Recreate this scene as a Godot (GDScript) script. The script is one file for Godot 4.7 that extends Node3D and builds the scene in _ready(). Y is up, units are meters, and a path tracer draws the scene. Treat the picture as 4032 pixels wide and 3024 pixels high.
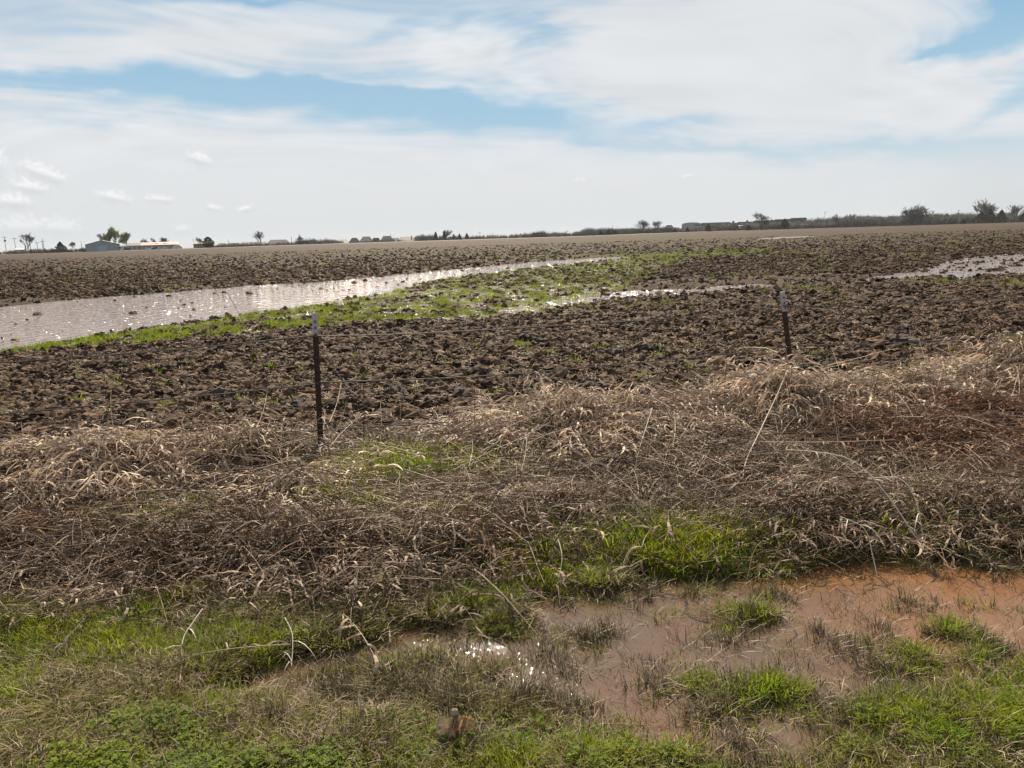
extends Node3D

# Ground coordinates: x to the right, d metres ahead of the camera (world z = -d). The water in the field lies at POND_Y.
const POND_Y := -0.05
const PUDDLE_Y := -0.02
var rng := RandomNumberGenerator.new()
var noise_a := FastNoiseLite.new()
var noise_b := FastNoiseLite.new()
var noise_c := FastNoiseLite.new()
var mats := {}
var used := {}

var pond := PackedVector2Array([Vector2(-19, 24.6), Vector2(-17.5, 27.1), Vector2(-16.3, 29.9), Vector2(-13.7, 32.8), Vector2(-11.5, 35.8), Vector2(-8.4, 37.5), Vector2(-5.5, 42.4), Vector2(-1.6, 49.5), Vector2(3.6, 56.8), Vector2(8.9, 60.5), Vector2(8.4, 56.2), Vector2(4.9, 51.1), Vector2(1.4, 45.8), Vector2(-1.3, 40.4), Vector2(-3.4, 35.6), Vector2(-4.3, 30.2), Vector2(-5.7, 25), Vector2(-6.6, 22.7), Vector2(-7.6, 21.2), Vector2(-8.7, 19.2), Vector2(-9.4, 17), Vector2(-9.9, 15.2), Vector2(-12, 13), Vector2(-24, 14)])
var marsh := PackedVector2Array([Vector2(-12, 15), Vector2(-11.4, 17.6), Vector2(-9, 20), Vector2(-6.9, 23.8), Vector2(-4.5, 31.7), Vector2(-1.4, 43.3), Vector2(5.2, 54.7), Vector2(9.3, 58.9), Vector2(14.2, 59.7), Vector2(8.5, 42), Vector2(5.1, 31.1), Vector2(2.2, 23.1), Vector2(-0.7, 18.9), Vector2(-4, 17.7), Vector2(-5.8, 16.1), Vector2(-7.5, 15.3), Vector2(-9.5, 14.6), Vector2(-12, 13.2)])
var strip := PackedVector2Array([Vector2(-1.6, 18.7), Vector2(2.9, 25.8), Vector2(5.9, 26.3), Vector2(8.7, 27.3), Vector2(8.9, 25.8), Vector2(5.2, 23.3), Vector2(2.4, 21.9), Vector2(0.6, 19.4), Vector2(-0.9, 18)])
var east_pool := PackedVector2Array([Vector2(11.7, 27.2), Vector2(15.9, 32), Vector2(23.2, 41.5), Vector2(29.8, 46), Vector2(37, 47.4), Vector2(28, 33), Vector2(19.7, 26), Vector2(18.4, 28.4), Vector2(15, 26.4), Vector2(14.6, 28.2), Vector2(12.2, 26.4)])
var far_pool := PackedVector2Array([Vector2(38, 126), Vector2(46, 141), Vector2(54, 149), Vector2(55, 142), Vector2(46, 128), Vector2(40, 122)])
var puddle := PackedVector2Array([Vector2(-1.22, 3.13), Vector2(-0.9, 3.45), Vector2(-0.18, 3.61), Vector2(0.34, 3.82), Vector2(0.78, 4.03), Vector2(1.19, 4.0), Vector2(1.75, 4.19), Vector2(2.32, 4.33), Vector2(2.66, 4.16), Vector2(3.5, 4.05), Vector2(3.2, 2.9), Vector2(2.06, 2.98), Vector2(1.6, 2.91), Vector2(1.38, 2.77), Vector2(1.18, 2.5), Vector2(0.58, 2.45), Vector2(-0.16, 2.86), Vector2(-0.79, 2.96)])
# islands of grass in the puddle: x, d, half widths, rise
var islands := [[-0.45, 3.05, 0.42, 0.2, 0.039], [-0.1, 2.9, 0.3, 0.13, 0.038], [1.12, 3.66, 0.3, 0.1, 0.045], [0.95, 3.0, 0.22, 0.15, 0.06], [1.75, 3.2, 0.25, 0.12, 0.035], [0.1, 2.62, 0.5, 0.13, 0.045], [1.75, 2.72, 0.5, 0.2, 0.075], [2.35, 3.05, 0.35, 0.18, 0.065], [0.1, 3.55, 0.3, 0.08, 0.03], [-0.35, 3.25, 0.3, 0.1, 0.035], [0.5, 2.5, 0.35, 0.1, 0.05], [0.95, 3.45, 0.2, 0.06, 0.03], [2.05, 3.42, 0.14, 0.08, 0.045]]
# mounds of dead grass: x, d, half width, half depth, height, tone (1 bleached, 0 brown), label
var mounds := [
	[-3.75, 5.65, 0.45, 0.45, 0.44, 0.7, "grey brown dead grass heap cut off by the photo's left edge near the fence"],
	[-3.15, 5.75, 0.4, 0.45, 0.52, 0.95, "bleached curly dead grass mound above the dark hollow at far left"],
	[-2.7, 5.95, 0.35, 0.4, 0.42, 0.8, "right shoulder of pale dead grass beside the far left mound"],
	[-2.2, 6.15, 0.32, 0.35, 0.42, 0.55, "small upright dead grass clump halfway between left mound and nearer fence post"],
	[-1.55, 5.45, 0.26, 0.26, 0.22, 0.95, "bleached drooping grass tuft in front of the nearer fence post"],
	[-0.05, 6.6, 0.35, 0.4, 0.34, 0.75, "left slope of dead grass leading up to the large central mound"],
	[0.45, 6.85, 0.45, 0.5, 0.52, 0.9, "tall central mound of curly dead grass with a dark hollow below"],
	[1.05, 7.0, 0.45, 0.5, 0.42, 0.9, "pale dead grass heap just right of the tall central mound"],
	[1.75, 7.3, 0.45, 0.45, 0.3, 0.6, "low brown dead grass saddle between central mound and leaning post"],
	[2.62, 7.45, 0.4, 0.5, 0.6, 1.0, "tallest bleached dead grass clump around the foot of the leaning post"],
	[3.3, 7.6, 0.45, 0.5, 0.42, 1.0, "bleached dead grass with thick white curls right of the leaning post"],
	[4.0, 7.75, 0.5, 0.5, 0.36, 0.9, "pale low dead grass ridge between leaning post and right edge"],
	[4.8, 8.15, 0.5, 0.5, 0.46, 0.9, "pale dead grass rising toward the right edge along the wires"],
	[5.6, 8.45, 0.5, 0.5, 0.6, 0.8, "high dead grass clump at the right edge behind the wires"],
	[3.3, 6.5, 0.7, 0.5, 0.3, 0.15, "reddish brown dead grass slope below the bleached clumps at right"],
	[4.4, 6.9, 0.7, 0.55, 0.3, 0.1, "rusty red dead grass thicket at the right edge"],
	[-2.9, 4.55, 0.45, 0.35, 0.26, 0.35, "brown matted dead grass at lower left edge"],
	[-2.1, 4.3, 0.4, 0.35, 0.24, 0.4, "brown dead grass tangle above the yellow green verge at left"],
	[-1.25, 4.4, 0.45, 0.35, 0.3, 0.4, "dark based dead grass tussock left of centre beyond the verge"],
	[-0.55, 4.5, 0.4, 0.35, 0.24, 0.5, "greyish matted dead grass at centre beyond the puddle"],
	[0.25, 4.95, 0.45, 0.4, 0.26, 0.5, "brown dead grass heap behind the bright green patch"],
	[2.0, 4.75, 0.5, 0.35, 0.32, 0.35, "dark dead grass tussock under the long arching stalks at right"],
	[2.85, 4.7, 0.45, 0.35, 0.28, 0.3, "dark brown dead grass beside the orange puddle's far bank"]]


class Shape:
	var v := PackedVector3Array()
	var c := PackedColorArray()
	var n := PackedVector3Array()

	func tri(a: Vector3, b: Vector3, e: Vector3, col: Color) -> void:
		v.append(a); v.append(b); v.append(e)
		c.append(col); c.append(col); c.append(col)

	func quad(a: Vector3, b: Vector3, e: Vector3, f: Vector3, col: Color) -> void:
		tri(a, b, e, col)
		tri(a, e, f, col)

	func ribbon(pts: Array, w: float, side: Vector3, c0: Color, c1: Color, twist := 0.0) -> void:
		var m := pts.size()
		var pl := Vector3()
		var pr := Vector3()
		for i in m:
			var t := float(i) / (m - 1)
			var ww := w * 0.5 * (0.55 + 0.9 * t if t < 0.5 else 2.0 * (1.0 - t) + 0.02)
			var dir: Vector3 = (pts[mini(i + 1, m - 1)] - pts[maxi(i - 1, 0)]).normalized()
			var s := side.rotated(dir, twist * t) if dir.length() > 0.5 else side
			var l: Vector3 = pts[i] - s * ww
			var r: Vector3 = pts[i] + s * ww
			if i > 0:
				var col := c0.lerp(c1, t)
				quad(pl, l, r, pr, col)
			pl = l
			pr = r

	func tube(pts: Array, r0: float, r1: float, sides: int, c0: Color, c1: Color, cap := false) -> void:
		var m := pts.size()
		var last: Array = []
		for i in m:
			var t := float(i) / (m - 1)
			var dir: Vector3 = (pts[mini(i + 1, m - 1)] - pts[maxi(i - 1, 0)]).normalized()
			var a := dir.cross(Vector3(0.31, 0.2, 0.93) if absf(dir.z) < 0.9 else Vector3(1, 0, 0)).normalized()
			var b := dir.cross(a)
			var ring: Array = []
			for k in sides:
				var g := TAU * k / sides
				ring.append(pts[i] + (a * cos(g) + b * sin(g)) * lerpf(r0, r1, t))
			if i > 0:
				for k in sides:
					quad(last[k], ring[k], ring[(k + 1) % sides], last[(k + 1) % sides], c0.lerp(c1, t))
			last = ring
		if cap:
			for k in range(1, sides - 1):
				tri(last[0], last[k], last[k + 1], c1)

	func box(lo: Vector3, hi: Vector3, col: Color) -> void:
		var p := []
		for i in 8:
			p.append(Vector3(hi.x if i & 1 else lo.x, hi.y if i & 2 else lo.y, hi.z if i & 4 else lo.z))
		for f in [[0, 2, 3, 1], [5, 7, 6, 4], [4, 6, 2, 0], [1, 3, 7, 5], [2, 6, 7, 3], [0, 1, 5, 4]]:
			quad(p[f[0]], p[f[1]], p[f[2]], p[f[3]], col)

	func prism(poly: PackedVector2Array, z0: float, z1: float, col: Color) -> void:
		var idx := Geometry2D.triangulate_polygon(poly)
		for k in range(0, idx.size(), 3):
			var a := poly[idx[k]]
			var b := poly[idx[k + 1]]
			var e := poly[idx[k + 2]]
			tri(Vector3(a.x, a.y, z1), Vector3(b.x, b.y, z1), Vector3(e.x, e.y, z1), col)
			tri(Vector3(a.x, a.y, z0), Vector3(e.x, e.y, z0), Vector3(b.x, b.y, z0), col)
		for k in poly.size():
			var a := poly[k]
			var b := poly[(k + 1) % poly.size()]
			quad(Vector3(a.x, a.y, z0), Vector3(a.x, a.y, z1), Vector3(b.x, b.y, z1), Vector3(b.x, b.y, z0), col)

	func mesh() -> ArrayMesh:
		var arrays := []
		arrays.resize(Mesh.ARRAY_MAX)
		arrays[Mesh.ARRAY_VERTEX] = v
		arrays[Mesh.ARRAY_COLOR] = c
		if n.size() == v.size():
			arrays[Mesh.ARRAY_NORMAL] = n
		var m := ArrayMesh.new()
		m.add_surface_from_arrays(Mesh.PRIMITIVE_TRIANGLES, arrays)
		return m


# ------------------------------------------------------------------ helpers
func rr(a: float, b: float) -> float:
	return rng.randf_range(a, b)

func lin(r: float, g: float, b: float) -> Color:
	return Color(r, g, b)

func unique(called: String) -> String:
	if not used.has(called):
		used[called] = 0
		return called
	used[called] += 1
	return "%s_%03d" % [called, used[called]]

func tag(o: Node, label: String, category: String, group := "", kind := "") -> void:
	if label: o.set_meta("label", label)
	if category: o.set_meta("category", category)
	if group: o.set_meta("group", group)
	if kind: o.set_meta("kind", kind)

func base(called: String, at := Vector3.ZERO, turn := 0.0) -> Node3D:
	var o := Node3D.new()
	o.name = unique(called)
	o.position = at
	o.rotation.y = turn
	add_child(o, true)
	return o

func obj(called: String, m: Mesh, mat: Material, parent: Node = null) -> MeshInstance3D:
	var o := MeshInstance3D.new()
	o.mesh = m
	o.material_override = mat
	if parent == null:
		o.name = unique(called)
		add_child(o, true)
	else:
		o.name = called
		parent.add_child(o, true)
	return o

func many(called: String, m: Mesh, mat: Material, where: Array, tints: Array, parent: Node = null) -> MultiMeshInstance3D:
	var mm := MultiMesh.new()
	mm.transform_format = MultiMesh.TRANSFORM_3D
	mm.use_colors = true
	mm.mesh = m
	mm.instance_count = where.size()
	for i in where.size():
		mm.set_instance_transform(i, where[i])
		mm.set_instance_color(i, tints[i])
	var o := MultiMeshInstance3D.new()
	o.multimesh = mm
	o.material_override = mat
	o.set_meta("kind", "stuff")
	if parent == null:
		o.name = unique(called)
		add_child(o, true)
	else:
		o.name = called
		parent.add_child(o, true)
	return o

func painted(called: String, rough: float, back := 0.0, spec := 0.5) -> StandardMaterial3D:
	var m := StandardMaterial3D.new()
	m.resource_name = called
	m.vertex_color_use_as_albedo = true
	m.roughness = rough
	m.metallic_specular = spec
	m.cull_mode = BaseMaterial3D.CULL_DISABLED
	if back > 0.0:
		m.backlight_enabled = true
		m.backlight = Color(back, back, back).linear_to_srgb()
	return m

func speckle(seed_: int, freq: float, lo: Color, hi: Color, size := 512, octaves := 4) -> NoiseTexture2D:
	var t := NoiseTexture2D.new()
	var f := FastNoiseLite.new()
	f.seed = seed_
	f.frequency = freq
	f.fractal_octaves = octaves
	t.noise = f
	t.width = size
	t.height = size
	t.seamless = true
	var g := Gradient.new()
	g.set_color(0, lo)
	g.set_color(1, hi)
	t.color_ramp = g
	return t

func ripples(seed_: int, freq: float, strength: float, octaves := 3) -> NoiseTexture2D:
	var t := NoiseTexture2D.new()
	var f := FastNoiseLite.new()
	f.seed = seed_
	f.frequency = freq
	f.fractal_octaves = octaves
	t.noise = f
	t.width = 1024
	t.height = 1024
	t.seamless = true
	t.as_normal_map = true
	t.bump_strength = strength
	return t

func water_mat(called: String, col: Color, scale: float, tex: Texture2D, strength: float, rough: float) -> StandardMaterial3D:
	var m := StandardMaterial3D.new()
	m.resource_name = called
	m.albedo_color = col.linear_to_srgb()
	m.roughness = rough
	m.metallic_specular = 0.5
	m.uv1_triplanar = true
	m.uv1_world_triplanar = true
	m.uv1_scale = Vector3(scale, scale, scale)
	m.normal_enabled = true
	m.normal_texture = tex
	m.normal_scale = strength
	return m

func sdf(p: PackedVector2Array, q: Vector2, reach := 3.0) -> float:   # metres inside the outline, negative outside
	var best := 1e9
	var inside := false
	var m := p.size()
	var j := m - 1
	for i in m:
		var a := p[i]
		var b := p[j]
		var e := b - a
		var w := q - a
		var t := clampf(w.dot(e) / e.length_squared(), 0.0, 1.0)
		best = minf(best, (w - e * t).length_squared())
		if (a.y > q.y) != (b.y > q.y) and q.x < e.x * (q.y - a.y) / e.y + a.x:
			inside = not inside
		j = i
	return sqrt(best) if inside else -sqrt(best)

func fence_d(x: float) -> float:
	return 6.7 + 0.272 * (x + 1.66)

func edge_d(x: float, d: float) -> float:      # where the ploughed field ends
	var t := x / maxf(d, 1.0)
	return lerpf(470.0, 545.0, smoothstep(-0.45, -0.2, t)) + 175.0 * smoothstep(0.05, 0.3, t)

func far_y(x: float, d: float) -> float:
	var y := -1.33 * smoothstep(60.0, 540.0, d)
	var t := x / maxf(d, 1.0)
	if d > 450.0:
		var dip := smoothstep(-0.375, -0.35, t) * (1.0 - smoothstep(0.04, 0.09, t))
		y -= 2.2 * dip * smoothstep(0.0, 70.0, d - edge_d(x, d))
		y -= 0.0072 * maxf(0.0, d - lerpf(600.0, 775.0, smoothstep(0.1, 0.2, t)))
	return y

func marshy(s: float, x: float, d: float, bias: float, middle: float) -> float:
	return POND_Y + bias + 0.055 * noise_a.get_noise_2d(x * 0.9 + 40.0, d * 0.5) + 0.04 * noise_b.get_noise_2d(x * 2.6, d * 1.6) + middle * clampf(s, -1.0, 1.0)

func ground(x: float, d: float, fine := true) -> float:
	var fd := fence_d(x)
	var t := smoothstep(fd - 0.3, fd + 1.0, d)
	var y := 0.0
	if t < 1.0:
		var v := 0.035 * noise_a.get_noise_2d(x * 1.1, d * 1.1) + 0.012 * noise_b.get_noise_2d(x * 5.0, d * 5.0)
		v += 0.05 * exp(-pow((d - fd + 0.9) / 1.1, 2.0))
		v += 0.03 * smoothstep(0.0, -1.5, x)
		var q := Vector2(x, d)
		if d < 5.0 and x > -2.0:
			var s := sdf(puddle, q)
			var w := smoothstep(-0.26, 0.08, s + 0.22 * noise_a.get_noise_2d(x * 2.6 + 9.0, d * 2.6))
			if w > 0.0:
				var low := -0.056 + 0.042 * noise_b.get_noise_2d(x * 3.5, d * 4.5)
				for i in islands:
					low += i[4] * exp(-pow((x - i[0]) / i[2], 2.0) - pow((d - i[1]) / i[3], 2.0))
				v = lerpf(v + 0.02, low, w)
			else:
				v += 0.02
		y = v
	if t > 0.0:
		var f := 0.055
		if d < 160.0:
			var fade := 1.0 - 0.7 * smoothstep(30.0, 120.0, d)
			f += fade * (0.05 * noise_a.get_noise_2d(x * 1.3, d * 1.3) + 0.045 * absf(noise_b.get_noise_2d(x * 3.2, d * 3.2)))
			if fine:
				f += 0.035 * noise_c.get_noise_2d(x * 8.0, d * 8.0)
			var q := Vector2(x, d)
			if d > 12.0 and d < 64.0 and x < 42.0:
				if x < 18.0:
					var s := sdf(pond, q) + 0.5 * noise_a.get_noise_2d(x * 0.7, d * 0.5)
					f = lerpf(f, -0.22, smoothstep(-1.2, 1.0, s))
					s = sdf(marsh, q) + 0.5 * noise_a.get_noise_2d(x, d)
					if s > -1.0:
						f = lerpf(f, minf(f, marshy(s, x, d, -0.016, 0.012)), smoothstep(-1.0, 0.4, s))
					s = sdf(strip, q) + 0.4 * noise_a.get_noise_2d(x, d)
					if s > -0.8:
						f = lerpf(f, minf(f, marshy(s, x, d, -0.032, -0.022)), smoothstep(-0.8, 0.3, s))
				if x > 9.0:
					var s := sdf(east_pool, q) + 0.7 * noise_a.get_noise_2d(x, d)
					if s > -1.2:
						f = lerpf(f, minf(f, marshy(s, x, d, -0.038, -0.022)), smoothstep(-1.2, 0.6, s))
		if d > 60.0:
			f += far_y(x, d)
			if d > 115.0 and d < 155.0 and x > 30.0 and x < 62.0:
				f = lerpf(f, -0.4, smoothstep(-1.5, 1.0, sdf(far_pool, Vector2(x, d))))
		y = lerpf(y, f, t)
	return y

func field_green(x: float, d: float) -> float:   # share of sprouting grass in the field
	var g := 0.0
	var n := noise_a.get_noise_2d(x * 0.35 + 70.0, d * 0.2)
	if d > 12.0 and d < 64.0 and x < 20.0:
		var s := sdf(marsh, Vector2(x, d))
		g = maxf(g, smoothstep(-0.7, 0.5, s + n) * smoothstep(-0.2, 0.25, noise_b.get_noise_2d(x * 0.8, d * 0.4) + 0.22 + 0.012 * (d - 30.0)))
	if d > 50.0 and d < 85.0:
		g = maxf(g, exp(-pow((x - 12.0) / 8.0, 2.0) - pow((d - 58.0) / 7.0, 2.0)))
	if d > 80.0:
		g = maxf(g, 0.75 * smoothstep(0.05, 0.4, noise_a.get_noise_2d(x * 0.09, d * 0.05) + 0.15) * smoothstep(85.0, 110.0, d) * (1.0 - smoothstep(170.0, 260.0, d)) * smoothstep(-60.0, -10.0, x))
	g = maxf(g, 0.35 * smoothstep(0.2, 0.5, noise_b.get_noise_2d(x * 0.25, d * 0.2)) * smoothstep(14.0, 30.0, d) * (1.0 - smoothstep(90.0, 130.0, d)))
	return g

func lower_edge(x: float) -> float:    # where the thatch of dead grass begins, seen from the road
	var xs := [-6.0, -2.6, -1.9, -1.0, 0.0, 0.55, 1.4, 2.15, 2.8, 6.0]
	var ds := [3.6, 3.68, 3.9, 3.85, 3.88, 4.4, 4.2, 4.3, 4.15, 4.2]
	for i in xs.size() - 1:
		if x < xs[i + 1]:
			return lerpf(ds[i], ds[i + 1], clampf((x - xs[i]) / (xs[i + 1] - xs[i]), 0.0, 1.0))
	return 4.2

func clearing(x: float, d: float) -> float:    # fresh green grass among the dead
	var g := exp(-pow((x - 0.95) / 0.42, 2.0) - pow((d - 4.42) / 0.3, 2.0))
	g = maxf(g, 0.9 * exp(-pow((x + 0.85) / 0.55, 2.0) - pow((d - 6.0) / 0.4, 2.0)))
	g = maxf(g, 0.6 * exp(-pow((x + 1.15) / 0.3, 2.0) - pow((d - 5.2) / 0.25, 2.0)))
	g = maxf(g, 0.55 * exp(-pow((x + 2.3) / 0.3, 2.0) - pow((d - 5.1) / 0.25, 2.0)))
	g = maxf(g, 0.55 * exp(-pow((x - 0.0) / 0.3, 2.0) - pow((d - 5.9) / 0.3, 2.0)))
	g = maxf(g, 0.55 * exp(-pow((x - 0.2) / 0.35, 2.0) - pow((d - 4.2) / 0.2, 2.0)))
	g = maxf(g, 0.9 * exp(-pow((x + 0.35) / 0.3, 2.0) - pow((d - 6.2) / 0.25, 2.0)))
	g = maxf(g, 0.8 * exp(-pow((x + 1.3) / 0.25, 2.0) - pow((d - 5.7) / 0.3, 2.0)))
	g = maxf(g, 0.7 * exp(-pow((x - 2.45) / 0.35, 2.0) - pow((d - 4.75) / 0.18, 2.0)))
	g = maxf(g, 0.8 * exp(-pow((x + 0.6) / 0.25, 2.0) - pow((d - 4.75) / 0.2, 2.0)))
	return g

func hollow(x: float, d: float) -> float:     # gaps in the thatch baring soil painted dark as shade
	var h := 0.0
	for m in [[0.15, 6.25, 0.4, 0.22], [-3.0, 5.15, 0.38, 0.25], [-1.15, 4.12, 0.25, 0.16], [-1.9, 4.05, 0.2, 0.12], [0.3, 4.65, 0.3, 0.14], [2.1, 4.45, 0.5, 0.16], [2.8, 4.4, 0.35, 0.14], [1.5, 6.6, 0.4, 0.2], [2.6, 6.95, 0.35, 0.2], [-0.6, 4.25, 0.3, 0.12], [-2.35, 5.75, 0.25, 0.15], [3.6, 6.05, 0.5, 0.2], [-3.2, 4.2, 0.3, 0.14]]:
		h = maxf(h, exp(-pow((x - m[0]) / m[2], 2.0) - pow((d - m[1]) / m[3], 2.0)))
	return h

func thatch(x: float, d: float) -> float:
	var lo := lower_edge(x) + 0.3 * noise_a.get_noise_2d(x * 1.7, d * 1.7)
	var hi := fence_d(x) + 0.35 + 0.45 * noise_a.get_noise_2d(x * 1.2 + 5.0, d)
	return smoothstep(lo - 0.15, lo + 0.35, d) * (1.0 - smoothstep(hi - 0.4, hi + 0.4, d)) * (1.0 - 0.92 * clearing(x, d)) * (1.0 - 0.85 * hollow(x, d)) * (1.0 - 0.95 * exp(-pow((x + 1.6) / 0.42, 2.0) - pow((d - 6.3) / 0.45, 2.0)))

func mound_h(x: float, d: float) -> float:
	var h := 0.0
	for m in mounds:
		var r := pow((x - m[0]) / m[2], 2.0) + pow((d - m[1]) / m[3], 2.0)
		if r < 4.0:
			h = maxf(h, m[4] * exp(-r * (0.75 if d > m[1] else 1.7)))
	return h

func at(x: float, d: float, sink := 0.0) -> Vector3:
	return Vector3(x, ground(x, d) - sink, -d)


# ------------------------------------------------------------------ sky
# banks of cirrus (positive) and gaps of blue (negative): azimuth, elevation, half sizes, tilt, strength; all in degrees
var banks := [
	[-29.0, 9.7, 4.0, 0.45, 0.0, -0.5], [-21.4, 9.9, 6.5, 1.05, -2.0, -0.95], [-13.0, 9.4, 6.5, 1.25, -4.0, -1.0], [-5.5, 8.8, 6.5, 1.2, -7.0, -0.95], [1.2, 7.9, 4.0, 1.0, -9.0, -0.75],
	[-8.0, 10.35, 8.0, 0.22, -4.0, 0.4], [-22.0, 12.2, 10.0, 0.9, 4.0, 0.5], [-29.0, 10.7, 3.5, 0.35, 9.0, 0.5], [-5.0, 12.3, 9.0, 0.8, -3.0, 0.25], [-18.0, 15.2, 6.0, 0.4, 3.0, -0.5],
	[4.2, 13.5, 4.5, 0.6, -4.0, -0.6], [-8.0, 13.2, 5.0, 0.4, 10.0, -0.35], [-26.0, 14.2, 7.0, 0.9, 2.0, 0.35], [16.0, 11.5, 12.0, 3.6, -6.0, 0.95], [10.0, 10.0, 7.0, 1.6, 4.0, 0.4], [23.0, 7.4, 9.0, 1.5, -3.0, 0.75],
	[31.0, 11.6, 3.2, 1.7, 24.0, -1.2], [27.6, 10.1, 2.6, 0.35, 6.0, -0.9], [32.0, 7.0, 2.8, 0.8, 28.0, -0.8], [34.0, 14.0, 3.0, 2.0, 0.0, -0.9], [31.0, 8.9, 3.0, 0.5, 12.0, 0.6],
	[24.0, 4.7, 9.0, 0.7, -2.0, -0.75], [31.0, 3.8, 6.0, 0.8, 2.0, -0.5], [12.0, 5.5, 6.5, 0.5, -4.0, -0.6], [4.5, 6.1, 3.5, 0.4, -6.0, -0.4], [10.5, 6.9, 2.5, 0.4, 8.0, -0.5],
	[-22.0, 4.8, 16.0, 2.6, -3.0, 0.9], [2.0, 3.0, 22.0, 1.9, 0.0, 0.7]]
# small puffs of cumulus low over the horizon: azimuth, elevation, half width, half height, tilt
var puffs := [[-20.5, 5.35, 0.75, 0.3, -28.0], [-29.6, 4.45, 1.3, 0.32, -35.0], [-30.4, 3.6, 1.0, 0.3, -16.0], [-25.8, 2.98, 0.95, 0.26, -22.0], [-23.2, 2.85, 0.9, 0.18, -8.0], [-19.9, 2.25, 0.6, 0.15, -22.0], [-17.9, 2.15, 0.5, 0.16, 20.0], [-31.3, 2.75, 0.9, 0.35, -10.0], [-31.1, 1.2, 1.4, 0.5, 0.0], [-29.0, 1.1, 1.2, 0.45, -8.0], [-22.0, 0.9, 0.6, 0.2, 0.0], [5.3, 3.55, 0.5, 0.08, 0.0], [12.6, 3.5, 0.5, 0.08, 15.0], [-32.2, 4.9, 0.8, 0.7, 0.0]]

func sky_color(az: float, el: float, sun: Vector3) -> Color:
	var a := deg_to_rad(az)
	var e := deg_to_rad(el)
	var dir := Vector3(sin(a) * cos(e), sin(e), -cos(a) * cos(e))
	var air := Color(0.70, 0.755, 0.775).lerp(Color(0.39, 0.59, 0.745), smoothstep(1.0, 8.5, el)).lerp(Color(0.235, 0.46, 0.68), smoothstep(8.0, 16.0, el)).lerp(Color(0.1, 0.24, 0.48), smoothstep(15.0, 75.0, el))
	var k := 1.0 / (sin(e) + 0.16)
	var px := sin(a) * cos(e) * k
	var py := cos(a) * cos(e) * k
	var u := px * 0.92 + py * 0.25
	var v := py * 0.95 - px * 0.22
	var wx := noise_a.get_noise_2d(u * 0.55, v * 0.55) * 0.9
	var wy := noise_a.get_noise_2d(u * 0.55 + 31.0, v * 0.55 + 17.0) * 0.9
	var f := 0.55 * noise_b.get_noise_2d(u * 0.45 + wx, v * 1.1 + wy) + 0.3 * noise_b.get_noise_2d(u * 1.1 + wx * 2.0, v * 3.4 + wy * 2.0) + 0.2 * noise_c.get_noise_2d(u * 2.4 + wx * 3.0, v * 10.0 + wy * 4.0) + 0.16 * noise_c.get_noise_2d(u * 5.0 + wx * 4.0 + 7.0, v * 26.0 + wy * 9.0)
	var cover := 0.5 + 0.7 * f * (0.35 + 0.65 * smoothstep(2.0, 9.0, el))
	var jx := 2.2 * noise_a.get_noise_2d(az * 0.09, el * 0.25) + 0.8 * noise_b.get_noise_2d(az * 0.3, el * 0.9)
	var jy := 0.55 * noise_a.get_noise_2d(az * 0.11 + 50.0, el * 0.3) + 0.3 * noise_b.get_noise_2d(az * 0.35 + 20.0, el * 1.0)
	for b in banks:
		var x: float = az - b[0] + jx
		var y: float = el - b[1] + jy
		if absf(x) > b[2] * 2.6 or absf(y) > b[2] * 2.6:
			continue
		var t := deg_to_rad(b[4])
		var r := pow((x * cos(t) + y * sin(t)) / b[2], 2.0) + pow((y * cos(t) - x * sin(t)) / b[3], 2.0)
		cover += b[5] * exp(-r)
	cover = smoothstep(-0.3, 1.08, cover)
	var low := 1.0 - smoothstep(0.0, 6.0, el)
	cover = maxf(cover, low * 0.8)
	var shade := 0.5 + (0.9 * noise_b.get_noise_2d(u * 1.3 + wx + 90.0, v * 2.2 + wy) + 0.5 * f) * (0.2 + 0.8 * smoothstep(3.0, 10.0, el))
	var cloud := Color(0.73, 0.747, 0.77).lerp(Color(0.83, 0.845, 0.865), clampf(shade, 0.0, 1.0)).lerp(Color(0.735, 0.755, 0.76), low * 0.8)
	var near_sun := dir.dot(sun)
	cloud *= 1.0 + 1.6 * exp(-(1.0 - near_sun) / 0.022)
	cloud *= 1.0 - 0.12 * smoothstep(25.0, 32.0, az) * low
	var c := air.lerp(cloud, cover * 0.97)
	if el < 8.0 and absf(az) < 40.0:
		for b in puffs:
			var x: float = az - b[0]
			var y: float = el - b[1]
			if absf(x) > b[2] * 2.0 or absf(y) > b[2] * 2.0:
				continue
			var t := deg_to_rad(b[4] * 0.6)
			var ly: float = y * cos(t) - x * sin(t)
			var r := sqrt(pow((x * cos(t) + y * sin(t)) / b[2] / 1.1, 2.0) + pow(ly / b[3] / 2.0, 2.0)) + 0.6 * noise_b.get_noise_2d(az * 2.2, el * 2.8) + 0.5 * noise_c.get_noise_2d(az * 5.0, el * 8.0)
			var p := 1.0 - smoothstep(0.35, 1.1, r)
			var lit := smoothstep(-0.4, 0.6, ly / b[3])
			c = c.lerp(Color(0.7, 0.72, 0.74).lerp(Color(0.93, 0.935, 0.94), lit), p * (0.95 if b[1] > 1.5 else 0.55))
	return c

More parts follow.
